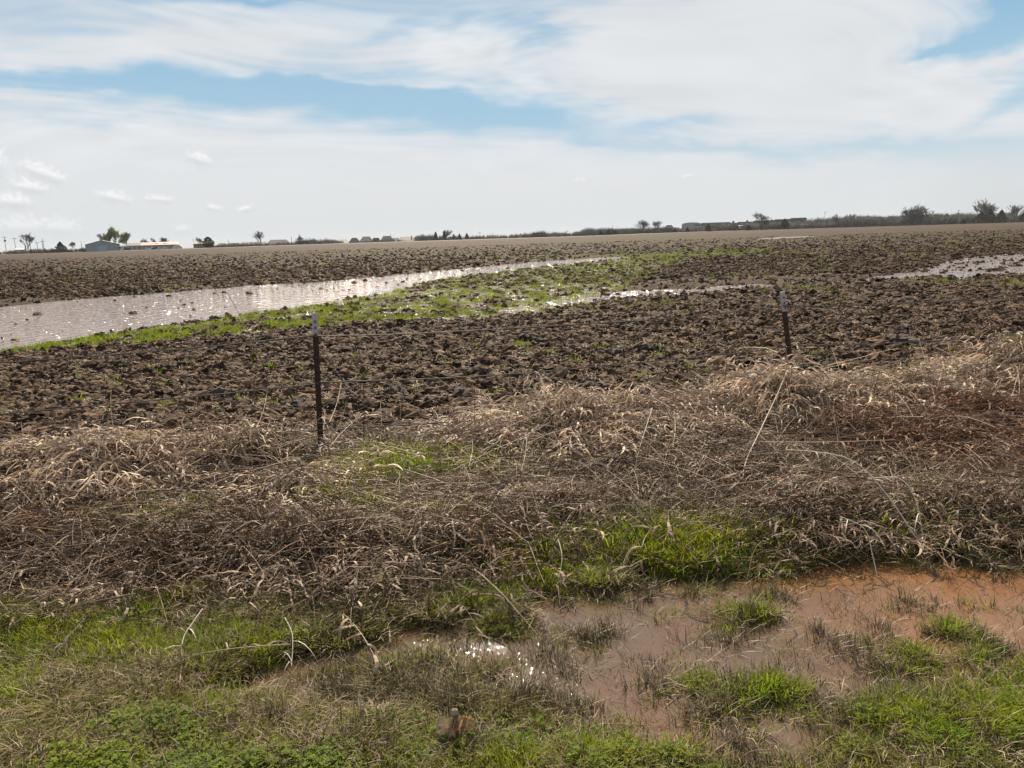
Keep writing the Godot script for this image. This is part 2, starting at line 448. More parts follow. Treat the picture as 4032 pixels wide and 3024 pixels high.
func sky_image(sun: Vector3) -> ImageTexture:
	var w := 4096
	var h := 2048
	# column 0 of a panorama looks along -z; eight columns more on each side make the enlarging wrap round
	var whole := Image.create_empty(528, 256, false, Image.FORMAT_RGBF)
	for j in 256:
		var el := 90.0 - (j + 0.5) * 180.0 / 256.0
		for i in 528:
			var az := wrapf((i - 8 + 0.5) * 360.0 / 512.0, -180.0, 180.0)
			whole.set_pixel(i, j, sky_color(az, maxf(el, 0.0), sun) if el > -1.5 else Color(0.735, 0.755, 0.762))
	whole.resize(w + 128, h, Image.INTERPOLATE_CUBIC)
	whole = whole.get_region(Rect2i(64, 0, w, h))
	var y0 := h / 2 - 216
	for side in 2:
		var part := Image.create_empty(440, 228, false, Image.FORMAT_RGBF)
		for j in 228:
			var el := 90.0 - (y0 + j + 0.5) * 180.0 / h
			for i in 440:
				part.set_pixel(i, j, sky_color((i + 0.5 - 440.0 * side) * 360.0 / w, maxf(el, 0.0), sun))
		whole.blit_rect(part, Rect2i(0, 0, 440, 228), Vector2i((w - 440) * side, y0))
	return ImageTexture.create_from_image(whole)


# ------------------------------------------------------------------ scene
func _ready() -> void:
	rng.seed = 20240317
	noise_a.seed = 11
	noise_a.frequency = 1.0
	noise_a.fractal_octaves = 2
	noise_b.seed = 23
	noise_b.frequency = 1.0
	noise_b.fractal_octaves = 3
	noise_c.seed = 37
	noise_c.frequency = 1.0
	noise_c.fractal_octaves = 2

	var cam := Camera3D.new()
	cam.name = "camera"
	cam.fov = 51.96
	cam.near = 0.05
	cam.far = 6000.0
	cam.position = Vector3(0, 1.9, 0)
	cam.rotation = Vector3(deg_to_rad(-10.78), 0, deg_to_rad(-1.733))
	add_child(cam)
	cam.current = true

	var sun_at := Vector3(sin(deg_to_rad(-4.0)) * cos(deg_to_rad(41.0)), sin(deg_to_rad(41.0)), -cos(deg_to_rad(-4.0)) * cos(deg_to_rad(41.0)))
	var env := Environment.new()
	env.background_mode = Environment.BG_SKY
	var sky := Sky.new()
	var pano := PanoramaSkyMaterial.new()
	pano.panorama = sky_image(sun_at)
	sky.sky_material = pano
	env.sky = sky
	env.background_energy_multiplier = 0.527
	env.tonemap_mode = Environment.TONE_MAPPER_LINEAR
	env.tonemap_exposure = 1.9
	env.fog_enabled = true
	env.fog_density = 0.00007
	env.fog_light_color = Color(0.86, 0.88, 0.9)
	env.sdfgi_enabled = true
	env.ssao_enabled = true
	env.ssil_enabled = true
	var we := WorldEnvironment.new()
	we.name = "sky"
	we.environment = env
	add_child(we)

	var sun := DirectionalLight3D.new()
	sun.name = "sun"
	sun.light_energy = 1.6
	sun.light_color = Color(1.0, 0.935, 0.835)
	sun.light_angular_distance = 0.5
	sun.shadow_enabled = true
	sun.basis = Basis.looking_at(-sun_at)
	add_child(sun)

	materials()
	terrain()
	waters()
	skyline()
	fence()
	clods()
	field_litter()
	field_grass()
	dead_grass()
	verge()
	stalks()
	bag()


func materials() -> void:
	var m := painted("soil", 0.85, 0.0, 0.2)
	m.albedo_texture = speckle(5, 0.02, Color(0.72, 0.72, 0.72), Color(1, 1, 1), 512, 5)
	m.uv1_triplanar = true
	m.uv1_world_triplanar = true
	m.uv1_scale = Vector3(0.9, 0.9, 0.9)
	m.heightmap_enabled = true
	m.heightmap_texture = speckle(8, 0.03, Color.BLACK, Color.WHITE, 512, 5)
	m.heightmap_scale = 2.0
	mats.soil = m
	mats.clod = painted("clod", 0.8, 0.0, 0.2)
	mats.straw = painted("straw", 0.6, 0.45, 0.35)
	mats.twig = painted("twig", 0.8)
	mats.grass = painted("grass", 0.6, 0.9, 0.25)
	mats.sedge = painted("sedge", 0.55, 0.2)
	mats.bark = painted("bark", 0.9, 0.0, 0.2)
	mats.leaf = painted("leaf", 0.6, 0.4, 0.3)
	mats.needle = painted("needle", 0.7, 0.0, 0.2)
	mats.plain = painted("plain", 0.6)
	mats.metal = painted("metal", 0.4)
	var rust := painted("rust", 0.75, 0.0, 0.4)
	rust.albedo_texture = speckle(15, 0.06, Color(0.45, 0.4, 0.38), Color(1, 1, 1), 256, 4)
	rust.uv1_triplanar = true
	rust.uv1_scale = Vector3(6, 6, 6)
	mats.rust = rust
	var glass := StandardMaterial3D.new()
	glass.albedo_color = Color(0.05, 0.06, 0.07)
	glass.roughness = 0.15
	mats.dark_glass = glass


func terrain() -> void:
	var rows := PackedFloat32Array([-60.0, -20.0, -6.0, -1.0, 0.6])
	var steps := 500
	var w0 := pow(1.4, -0.6)
	var w1 := pow(4000.0, -0.6)
	for i in steps:
		rows.append(pow(lerpf(w0, w1, float(i) / (steps - 1)), -1.0 / 0.6))
	for i in 50:
		rows.append(400.0 + 11.0 * i)
	rows.sort()
	var cols := 500
	var v := PackedVector3Array()
	var c := PackedColorArray()
	var idx := PackedInt32Array()
	for j in rows.size():
		var d := rows[j]
		var half := 0.78 * d + 2.6 if d > 1.0 else 3.4 - d
		for i in cols:
			var x := (2.0 * i / (cols - 1) - 1.0) * half
			var y := ground(x, d) if d > 1.0 else 0.03
			v.append(Vector3(x, y, -d))
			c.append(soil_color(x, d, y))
	for j in rows.size() - 1:
		for i in cols - 1:
			var a := j * cols + i
			idx.append_array([a, a + cols, a + cols + 1, a, a + cols + 1, a + 1])
	var n := PackedVector3Array()
	n.resize(v.size())
	for j in rows.size():
		for i in cols:
			var l := v[j * cols + maxi(i - 1, 0)]
			var r := v[j * cols + mini(i + 1, cols - 1)]
			var b := v[maxi(j - 1, 0) * cols + i]
			var f := v[mini(j + 1, rows.size() - 1) * cols + i]
			n[j * cols + i] = (r - l).cross(f - b).normalized()
	var arrays := []
	arrays.resize(Mesh.ARRAY_MAX)
	arrays[Mesh.ARRAY_VERTEX] = v
	arrays[Mesh.ARRAY_COLOR] = c
	arrays[Mesh.ARRAY_NORMAL] = n
	arrays[Mesh.ARRAY_INDEX] = idx
	var m := ArrayMesh.new()
	m.add_surface_from_arrays(Mesh.PRIMITIVE_TRIANGLES, arrays)
	var o := obj("ground", m, mats.soil)
	tag(o, "wet brown ploughed field with a grassy verge in front", "ground", "", "structure")
	# the pale track along the far edge of the field
	var s := Shape.new()
	var last := []
	for i in 121:
		var t := lerpf(-0.5, 0.33, i / 120.0)
		var d := 500.0
		for k in 6:
			d = edge_d(t * d, d) - 6.0
		var here := [Vector3(t * d, ground(t * d, d) + 0.14, -d), Vector3(t * (d + 6.0), ground(t * (d + 6.0), d + 6.0) + 0.22, -d - 6.0)]
		if i > 0:
			s.quad(last[0], last[1], here[1], here[0], lin(0.2, 0.18, 0.15))
			s.quad(last[0] - Vector3(0, 0.5, 0), last[0], here[0], here[0] - Vector3(0, 0.5, 0), lin(0.2, 0.17, 0.14))
		last = here
	tag(obj("field_track", s.mesh(), mats.plain), "pale gravel track along the field's far edge", "road", "", "structure")


func soil_color(x: float, d: float, y: float) -> Color:
	var fd := fence_d(x)
	var t := smoothstep(fd - 0.2, fd + 0.8, d)
	var n := noise_b.get_noise_2d(x * 2.0, d * 2.0)
	var big := noise_a.get_noise_2d(x * 0.12, d * 0.06)
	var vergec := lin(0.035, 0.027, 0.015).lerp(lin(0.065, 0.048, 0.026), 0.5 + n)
	vergec = vergec.lerp(lin(0.018, 0.013, 0.008), 0.75 * smoothstep(-0.1, 0.4, d - lower_edge(x)) * (1.0 - clearing(x, d)))  # soil under the thatch painted darker, standing in for shade among the clumps
	var mud := lin(0.043, 0.027, 0.0185).lerp(lin(0.09, 0.06, 0.042), clampf(0.4 + n * 0.9, 0.0, 1.0))
	if d > 20.0:
		mud = mud.lerp(lin(0.064, 0.042, 0.029), smoothstep(20.0, 90.0, d) * 0.8)
		mud = mud.lerp(lin(0.074, 0.044, 0.031), smoothstep(170.0, 320.0, d))
		mud = mud.lerp(mud * 0.8, smoothstep(-0.1, 0.5, big))
	if d > 10.0 and d < 70.0:
		mud = mud.lerp(mud * 0.75, 1.0 - smoothstep(POND_Y, POND_Y + 0.05, y))
	var g := field_green(x, d) * t if d > 12.0 and d < 300.0 else 0.0
	mud = mud.lerp(lin(0.07, 0.075, 0.014), g * 0.6)
	if d > 440.0:
		mud = mud.lerp(lin(0.08, 0.075, 0.05), smoothstep(-4.0, 4.0, d - edge_d(x, d)))
	if t < 1.0 and d < 5.2:
		vergec = vergec.lerp(lin(0.16, 0.085, 0.045), (1.0 - smoothstep(PUDDLE_Y - 0.01, PUDDLE_Y + 0.03, y)) * 0.8)
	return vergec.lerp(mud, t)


func puddle_sheet(label: String) -> void:     # the puddle carries more red silt towards the right
	var s := Shape.new()
	var at_x := func(i: int) -> float: return -1.9 + 6.3 * i / 42.0
	var at_d := func(j: int) -> float: return 2.2 + 2.4 * j / 16.0
	var n := []
	for j in 17:
		for i in 43:
			var x: float = at_x.call(i)
			var d: float = at_d.call(j)
			var t := clampf(smoothstep(0.8, 2.4, x + 0.8 * (d - 3.6)) + 0.6 * noise_a.get_noise_2d(x * 1.2 + 77.0, d * 1.6), 0.0, 1.0)
			n.append(lin(0.1, 0.063, 0.038).lerp(lin(0.17, 0.08, 0.033), t))
	for j in 16:
		for i in 42:
			var q := [Vector3(at_x.call(i), PUDDLE_Y, -at_d.call(j)), Vector3(at_x.call(i), PUDDLE_Y, -at_d.call(j + 1)), Vector3(at_x.call(i + 1), PUDDLE_Y, -at_d.call(j + 1)), Vector3(at_x.call(i + 1), PUDDLE_Y, -at_d.call(j))]
			var k := j * 43 + i
			for f in [[0, k], [1, k + 43], [2, k + 44], [0, k], [2, k + 44], [3, k + 1]]:
				s.v.append(q[f[0]])
				s.c.append(n[f[1]])
				s.n.append(Vector3.UP)
	tag(obj("verge_puddle_water", s.mesh(), mats.puddle), label, "water", "", "structure")


func sheet(called: String, x0: float, x1: float, d0: float, d1: float, y: float, m: Material, label: String) -> void:
	var s := Shape.new()
	s.quad(Vector3(x0, y, -d0), Vector3(x0, y, -d1), Vector3(x1, y, -d1), Vector3(x1, y, -d0), Color.WHITE)
	tag(obj(called, s.mesh(), m), label, "water", "", "structure")


func waters() -> void:
	var wind := ripples(3, 0.035, 10.0)
	var calm := ripples(4, 0.085, 7.0, 2)
	mats.pond = water_mat("pond_water", lin(0.27, 0.21, 0.185), 0.12, wind, 0.8, 0.05)
	mats.pond.uv1_scale = Vector3(0.09, 0.2, 0.05)
	mats.puddle = water_mat("puddle_water", Color.WHITE, 0.8, calm, 0.1, 0.03)
	mats.puddle.vertex_color_use_as_albedo = true
	sheet("pond_water", -34.0, 9.6, 12.6, 64.0, POND_Y, mats.pond, "long wind rippled muddy pond lying across the field from left edge")
	sheet("field_puddle_water", 9.606, 38.0, 20.0, 50.0, POND_Y, mats.pond, "broken sheet of shallow water in the field near right edge")
	sheet("distant_puddle_water", 36.0, 57.0, 119.0, 152.0, far_y(46.0, 135.0) - 0.07, mats.pond, "thin bright sliver of water far across the field, right of centre")
	puddle_sheet("orange brown muddy puddle in the foreground verge at right")


# ------------------------------------------------------------------ far edge of the field
const FAR := 1.7     # the far things were measured for a nearer skyline; they stand 1.7 times as far off and are as much larger

func spot(x: float, d: float) -> Vector3:
	return Vector3(x * FAR, far_y(x * FAR, d * FAR), -d * FAR)

func lower(p: Vector3) -> float:     # how far below the field's far edge that spot lies
	return maxf(0.0, -1.33 - p.y)

func branch(s: Shape, twigs: Shape, p: Vector3, dir: Vector3, length: float, rad: float, depth: int, spread: float, droop: float, col: Color) -> void:
	var pts := [p]
	var q := p
	var dd := dir
	for i in 3:
		dd = (dd + Vector3(rr(-1, 1), rr(-0.6, 1.0), rr(-1, 1)) * 0.16 + Vector3(0, droop, 0)).normalized()
		q += dd * length / 3.0
		pts.append(q)
	var target := s if depth > 2 else twigs
	target.tube(pts, maxf(rad, 0.034), maxf(rad * 0.62, 0.026), 5 if depth > 3 else 3, col, col)
	if depth <= 0:
		return
	var kids := 3 if rng.randf() < 0.7 else 2
	if depth <= 2:
		kids += 1
	for k in kids:
		var axis := dd.cross(Vector3(rr(-1, 1), rr(-1, 1), rr(-1, 1))).normalized()
		var from: Vector3 = pts[3] if k == 0 or rng.randf() < 0.5 else pts[2]
		branch(s, twigs, from, dd.rotated(axis, spread * rr(0.5, 1.25)), length * rr(0.66, 0.92), rad * 0.6, depth - 1, spread, droop, col)

func fit(s: Shape, t: Shape, w: float, h: float) -> void:    # brings a grown tree to its measured width and height
	var box := AABB(s.v[0], Vector3.ZERO)
	for p in s.v: box = box.expand(p)
	for p in t.v: box = box.expand(p)
	var k := Vector3(w / maxf(box.size.x, 0.1), h / box.end.y, w / maxf(box.size.z, 0.1))
	for i in s.v.size(): s.v[i] = s.v[i] * k
	for i in t.v.size(): t.v[i] = t.v[i] * k

func bare_tree(called: String, label: String, x: float, d: float, w: float, h: float, trunk_h: float, stems: int, spread: float, seed_: int, col := Color(0.13, 0.116, 0.105), leaves := 0.0, group := "bare trees along the skyline") -> Node3D:
	rng.seed = seed_
	var s := Shape.new()
	var t := Shape.new()
	var l := Shape.new()
	for k in stems:
		var lean := Vector3(rr(-1, 1), 0, rr(-1, 1)).normalized() * (0.0 if stems == 1 else spread * 0.9)
		branch(s, t, Vector3(0, -0.3, 0), (Vector3.UP + lean).normalized(), h * trunk_h, h * 0.026, 6 if stems < 3 else 5, spread, 0.05, col)
	h += lower(spot(x, d))
	fit(s, t, w, h)
	var o := base(called, spot(x, d), rr(0, TAU))
	tag(o, label, "tree", group)
	obj("trunk", s.mesh(), mats.bark, o)
	obj("crown", t.mesh(), mats.bark, o)
	if leaves > 0.0:
		for i in int(leaves):
			var p: Vector3 = t.v[rng.randi() % t.v.size()] + Vector3(rr(-1, 1), rr(-1, 1), rr(-1, 1)) * 0.5
			var a := Vector3(rr(-1, 1), rr(-1, 1), rr(-1, 1)).normalized() * rr(0.14, 0.32)
			var b := a.cross(Vector3(rr(-1, 1), rr(-1, 1), rr(-1, 1)).normalized())
			l.quad(p - a, p - b, p + a, p + b, lin(0.22, 0.235, 0.1) * rr(0.7, 1.25))
		obj("foliage", l.mesh(), mats.leaf, o)
	return o

func evergreen(label: String, x: float, d: float, w: float, h: float, pointed: float, seed_: int, col := Color(0.022, 0.03, 0.02), group := "dark evergreens along the skyline") -> void:
	rng.seed = seed_
	var s := Shape.new()
	var trunk := Shape.new()
	h += lower(spot(x, d))
	trunk.tube([Vector3(0, -0.4, 0), Vector3(0, h * 0.75, 0)], w * 0.035, w * 0.012, 6, lin(0.05, 0.04, 0.03), lin(0.05, 0.04, 0.03))
	for i in 1500:
		var u := pow(rng.randf(), 0.8)
		var prof := (1.0 - u) if pointed > 0.5 else sqrt(maxf(0.0, 1.0 - pow(2.0 * u - 0.9, 2.0) * 0.9))
		prof = lerpf(prof, sin(PI * clampf(u * 0.85 + 0.15, 0, 1)), 0.25)
		var g := rr(0, TAU)
		var lobes := 1.0 + 0.28 * noise_a.get_noise_2d(g * 1.1 + seed_, u * 4.0)
		var r := w * 0.5 * prof * lobes * sqrt(rr(0.02, 1.0))
		var p := Vector3(cos(g) * r, h * (0.03 + 0.97 * u), sin(g) * r)
		var out := Vector3(cos(g) + rr(-1.2, 1.2), rr(-0.2, 0.9), sin(g) + rr(-1.2, 1.2)).normalized() * rr(0.3, 0.6) * (h / 8.0 + 0.25)
		var side := out.cross(Vector3(rr(-1, 1), rr(-1, 1), rr(-1, 1))).normalized() * rr(0.18, 0.34) * (h / 8.0 + 0.3)
		s.quad(p - side, p + out * 0.6 - side * 0.4, p + out, p + side, col * rr(0.6, 1.5))
	var o := base("evergreen_tree", spot(x, d), rr(0, TAU))
	tag(o, label, "tree", group)
	obj("trunk", trunk.mesh(), mats.bark, o)
	obj("foliage", s.mesh(), mats.needle, o)

func thicket_mesh(seed_: int, dense: float) -> ArrayMesh:   # a shrub one unit wide and one unit high
	rng.seed = seed_
	var s := Shape.new()
	for i in int(46 * dense):
		var g := rr(0, TAU)
		var tip := Vector3(cos(g) * rr(0.05, 0.5), rr(0.55, 1.0), sin(g) * rr(0.05, 0.5))
		tip.y *= 1.0 - 0.35 * Vector2(tip.x, tip.z).length() / 0.5
		var root := Vector3(tip.x * 0.35 + rr(-0.12, 0.12), -0.03, tip.z * 0.35 + rr(-0.12, 0.12))
		var mid := root.lerp(tip, 0.5) + Vector3(rr(-1, 1), rr(-1, 1), rr(-1, 1)) * 0.05
		var sh := rr(0.7, 1.2)
		s.tube([root, mid, tip], 0.012, 0.005, 3, Color(sh, sh, sh), Color(sh, sh, sh))
		for k in 9:
			var f := mid.lerp(tip, rr(-0.5, 1.0))
			s.tube([f, f + Vector3(rr(-0.16, 0.16), rr(0.0, 0.2), rr(-0.16, 0.16))], 0.007, 0.003, 3, Color(sh, sh, sh), Color(sh, sh, sh))
	for i in int(70 * dense):
		var p := Vector3(rr(-0.42, 0.42), rr(0.02, 0.6), rr(-0.42, 0.42))
		var a := Vector3(rr(-1, 1), rr(-1, 1), rr(-1, 1)) * 0.055
		var b := Vector3(rr(-1, 1), rr(-1, 1), rr(-1, 1)) * 0.04
		s.quad(p - a, p - b, p + a, p + b, Color(0.8, 0.8, 0.75))
	return s.mesh()

func scrub(called: String, label: String, runs: Array, seed_: int) -> void:
	# runs: x0, x1, d, lowest and greatest height, how many, tint
	var o := base(called)
	tag(o, label, "trees" if called == "tree_line" else "bushes", "", "stuff")
	for variant in 3:
		var where := []
		var tints := []
		rng.seed = seed_ + variant
		for r in runs:
			for i in int(r[5] / 2.2) + 2:
				var x := rr(r[0], r[1])
				var d: float = r[2] + rr(-6, 14)
				var h := rr(r[3], r[4]) * FAR
				var w := h * rr(1.0, 1.9)
				h += lower(spot(x, d)) + 0.5
				var b := Basis(Vector3.UP, rr(0, TAU)).scaled(Vector3(w, h, w))
				where.append(Transform3D(b, spot(x, d) - Vector3(0, 0.2, 0)))
				var tint: Color = r[6]
				tints.append(tint * rr(0.75, 1.25))
		many("bushes", mats["thicket%d" % variant], mats.twig, where, tints, o)

func skyline() -> void:
	mats.thicket0 = thicket_mesh(71, 1.0)
	mats.thicket1 = thicket_mesh(72, 0.8)
	mats.thicket2 = thicket_mesh(73, 1.2)
	var grey := lin(0.19, 0.165, 0.145)
	var olive := lin(0.17, 0.165, 0.125)
	var dark := lin(0.085, 0.082, 0.072)
	scrub("scrub", "low brown scrub along the field's edge at far left", [[-204, -178, 312, 0.8, 1.7, 40, grey], [-190, -158, 312, 0.8, 2.0, 46, dark], [-181, -172, 308, 0.8, 1.5, 10, dark]], 500)
	scrub("scrub", "hedges and garden bushes between the farm buildings at left", [[-158, -137, 325, 1.2, 2.2, 24, grey], [-126, -100, 330, 0.8, 2.0, 40, grey], [-112, -104, 312, 0.6, 1.2, 10, dark]], 510)
	scrub("scrub", "brown brush in front of the houses left of centre", [[-104, -78, 372, 0.8, 2.2, 40, grey], [-98, -91, 372, 2.0, 3.2, 12, dark], [-88, -82, 374, 1.6, 2.6, 12, grey], [-70, -48, 380, 0.6, 1.4, 40, grey], [-140, -104, 378, 0.6, 1.5, 46, grey]], 520)
	scrub("tree_line", "low dark line of trees at the centre of the skyline", [[-48, -40, 425, 2.0, 3.6, 18, grey], [-40, -20, 428, 1.2, 2.6, 26, dark], [-20, 5, 440, 1.0, 2.2, 60, grey], [5, 44, 440, 1.2, 2.6, 80, grey], [12, 20, 430, 2.2, 3.6, 14, dark]], 530)
	scrub("tree_line", "grey brown brush right of centre before the long building", [[42, 58, 440, 2.4, 4.4, 44, grey], [58, 92, 432, 2.2, 3.6, 80, olive], [88, 112, 425, 1.4, 3.0, 50, grey], [108, 150, 430, 2.2, 4.6, 120, grey]], 540)
	scrub("tree_line", "dense leafless woods behind the field at right", [[140, 182, 432, 2.2, 4.2, 100, grey], [168, 180, 445, 4.0, 6.4, 20, grey], [178, 200, 428, 4.5, 6.6, 60, grey], [195, 235, 436, 4.0, 6.0, 130, olive], [205, 262, 425, 3.0, 5.4, 140, grey], [230, 275, 440, 4.0, 6.5, 80, olive], [240, 300, 420, 3.0, 5.0, 60, grey]], 550)

	var tan_bark := lin(0.12, 0.105, 0.095)
	bare_tree("bare_tree", "leafless tree behind the power poles at far left", -191.8, 320, 10.5, 14.2, 0.24, 2, 0.5, 601, tan_bark)
	var big := bare_tree("budding_tree", "large tree with pale green buds behind the grey metal barn", -151.9, 310, 14.5, 15.8, 0.16, 3, 0.55, 602, lin(0.1, 0.09, 0.07), 9000.0, "")
	bare_tree("bare_tree", "leafless tree left of the budding tree above the barn roof", -159.8, 316, 8.0, 12.4, 0.22, 2, 0.5, 603, tan_bark)
	bare_tree("budding_tree", "smaller budding tree between barn and camper", -146.4, 309, 8.5, 12.0, 0.2, 2, 0.55, 604, lin(0.09, 0.08, 0.065), 2600.0, "")
	bare_tree("bare_tree", "slim leafless tree just left of the grey barn", -176.2, 325, 5.0, 7.5, 0.25, 2, 0.5, 605, tan_bark)
	bare_tree("bare_tree", "leafless tree behind the left end of the red roofed building", -151.2, 332, 6.0, 8.4, 0.24, 2, 0.5, 606, tan_bark)
	bare_tree("bare_tree", "leafless tree behind the middle of the red roofed building", -147.3, 333, 7.0, 8.4, 0.24, 2, 0.55, 607, tan_bark)
	bare_tree("bare_tree", "leafless tree behind the right end of the red roofed building", -142.0, 330, 6.5, 8.6, 0.24, 2, 0.5, 608, tan_bark)
	bare_tree("bare_tree", "slim leafless tree left of the round topped dark tree", -115.8, 300, 6.0, 7.2, 0.26, 1, 0.5, 609)
	bare_tree("bare_tree", "rounded leafless tree standing alone left of the big dark house", -116.6, 380, 11.0, 12.0, 0.26, 1, 0.5, 610, lin(0.07, 0.065, 0.06))
	bare_tree("bare_tree", "thin leafless tree right of the big dark house", -104.6, 400, 7.0, 9.0, 0.25, 2, 0.45, 611, tan_bark)
	bare_tree("bare_tree", "leafless tree mixed with the first dark evergreens left of centre", -34.2, 432, 12.0, 9.4, 0.22, 3, 0.5, 612)
	bare_tree("bare_tree", "wide leafless tree in grey brush right of centre", 72.5, 430, 16.0, 13.0, 0.18, 4, 0.6, 613, tan_bark)
	bare_tree("bare_tree", "second leafless tree in the grey brush right of centre", 80.6, 430, 11.5, 11.4, 0.18, 3, 0.55, 614, tan_bark)
	var nests := bare_tree("bare_tree", "leafless tree with dark clumps in its branches before the long building", 131.8, 415, 19.0, 16.5, 0.2, 2, 0.62, 615, lin(0.05, 0.045, 0.04))
	for p in [Vector3(-4.5, 12.5, 1), Vector3(-1, 12.0, -1), Vector3(0.4, 11.6, 2), Vector3(-3, 9, 0), Vector3(4.5, 10.0, 1), Vector3(-6.5, 8.8, 0), Vector3(6.5, 10.2, -1)]:
		var s := Shape.new()
		for i in 60:
			var q: Vector3 = p + Vector3(rr(-1, 1), rr(-1, 1), rr(-1, 1)) * 0.5
			var a := Vector3(rr(-1, 1), rr(-1, 1), rr(-1, 1)) * 0.3
			var b := Vector3(rr(-1, 1), rr(-1, 1), rr(-1, 1)) * 0.3
			s.quad(q - a, q - b, q + a, q + b, lin(0.02, 0.028, 0.018))
		obj("leaf_clump", s.mesh(), mats.needle, nests)
	bare_tree("bare_tree", "upright leafless tree at the left end of the dense woods", 175.6, 430, 9.5, 13.2, 0.2, 2, 0.5, 616)
	bare_tree("bare_tree", "leafless crown rising from the dense woods right of the lamp mast", 184.5, 430, 12.0, 12.4, 0.2, 3, 0.55, 617)
	bare_tree("bare_tree", "broad spreading leafless tree, the widest on the right skyline", 216.5, 420, 35.0, 19.8, 0.13, 6, 0.75, 618, lin(0.1, 0.09, 0.08))
	bare_tree("bare_tree", "slim leafless tree left of the widest spreading tree", 207.8, 418, 8.0, 14.2, 0.26, 1, 0.5, 619)
	bare_tree("bare_tree", "tall fan shaped leafless tree behind the big evergreens at right", 242.7, 410, 21.0, 22.0, 0.15, 4, 0.5, 620, lin(0.11, 0.1, 0.09))
	bare_tree("bare_tree", "leafless tree at the right edge of the skyline", 255.5, 405, 20.0, 15.6, 0.18, 3, 0.6, 621)
	bare_tree("bare_tree", "thin leafless trees beside the pole with equipment at right", 236.0, 430, 9.0, 10.0, 0.2, 4, 0.4, 622)

	evergreen("dark bushy evergreen standing alone left of the grey barn", -172.8, 310, 9.4, 6.8, 1.0, 640)
	evergreen("dark round topped tree standing alone between farm and houses", -112.0, 300, 6.6, 7.0, 0.0, 641)
	evergreen("leftmost dark evergreen in the group left of centre", -38.6, 431, 6.0, 6.8, 1.0, 642)
	evergreen("second dark evergreen in the group left of centre", -33.9, 430, 5.0, 7.0, 1.0, 643)
	evergreen("third dark evergreen, low, left of centre", -29.0, 432, 5.5, 4.4, 1.0, 644)
	evergreen("fourth dark evergreen left of centre, with a notched top", -25.8, 431, 5.0, 4.6, 1.0, 645)
	evergreen("rightmost dark evergreen in the group left of centre", -21.8, 430, 4.6, 4.9, 1.0, 646)
	evergreen("small dark evergreen left of a trio before the grey woods", 50.0, 430, 4.0, 3.8, 1.0, 647)
	evergreen("largest dark evergreen of the trio before the grey woods", 54.2, 430, 6.4, 4.3, 1.0, 648)
	evergreen("small dark evergreen right of the trio before the grey woods", 57.9, 430, 3.6, 3.6, 1.0, 649)
	evergreen("low dark evergreen by the single house right of centre", 85.7, 410, 5.4, 3.2, 1.0, 650)
	evergreen("small pointed evergreen below the round roofed hall", 92.1, 410, 4.6, 4.2, 1.0, 651)
	evergreen("pointed evergreen before the wing of the round roofed hall", 104.0, 415, 7.0, 6.6, 1.0, 652)
	evergreen("low dark evergreen below the white shed", 126.4, 420, 5.6, 4.8, 1.0, 653)
	evergreen("big conical dark evergreen before the long building's right end", 141.8, 410, 11.2, 9.0, 1.0, 654)
	evergreen("little dark evergreen alone before the woods at right", 227.5, 400, 5.6, 4.2, 0.6, 655)
	evergreen("left of three large dark evergreens at right", 233.4, 395, 14.5, 9.2, 1.0, 656)
	evergreen("tallest of three large dark evergreens at right", 239.0, 397, 11.0, 11.4, 1.0, 657)
	evergreen("rightmost of three large dark evergreens at right", 242.6, 394, 10.5, 10.6, 0.6, 658)
	evergreen("dark evergreen cut by the photo's right edge", 254.4, 395, 11.0, 8.4, 0.6, 659)

	poles()
	buildings()
	vehicles()


func pole(label: String, x: float, d: float, h: float, arms := 0, box := false, wide := 1.0) -> void:
	var o := base("utility_pole", spot(x, d), rr(-0.3, 0.3))
	tag(o, label, "utility pole", "utility poles on the skyline")
	h += lower(o.position)
	var s := Shape.new()
	s.tube([Vector3(0, -0.3, 0), Vector3(0, h, 0)], 0.19 * wide, 0.13 * wide, 8, lin(0.11, 0.095, 0.08), lin(0.11, 0.095, 0.08), true)
	obj("shaft", s.mesh(), mats.bark, o)
	for k in arms:
		var a := Shape.new()
		a.box(Vector3(-1.5, h - 0.7 - k * 1.2, -0.26), Vector3(1.5, h - 0.48 - k * 1.2, -0.14), lin(0.11, 0.095, 0.08))
		obj("crossarm", a.mesh(), mats.bark, o)
		for i in [-1.35, -0.7, 0.7, 1.35]:
			var q := Shape.new()
			q.tube([Vector3(i, h - 0.5 - k * 1.2, -0.2), Vector3(i, h - 0.2 - k * 1.2, -0.2)], 0.07, 0.05, 6, lin(0.3, 0.3, 0.3), lin(0.3, 0.3, 0.3), true)
			obj("insulator", q.mesh(), mats.plain, o)
	if box:
		for i in [-0.45, 0.45]:
			var q := Shape.new()
			q.tube([Vector3(i, h - 3.6, -0.3), Vector3(i, h - 2.3, -0.3)], 0.34, 0.34, 10, lin(0.13, 0.14, 0.15), lin(0.13, 0.14, 0.15), true)
			obj("transformer", q.mesh(), mats.metal, o)

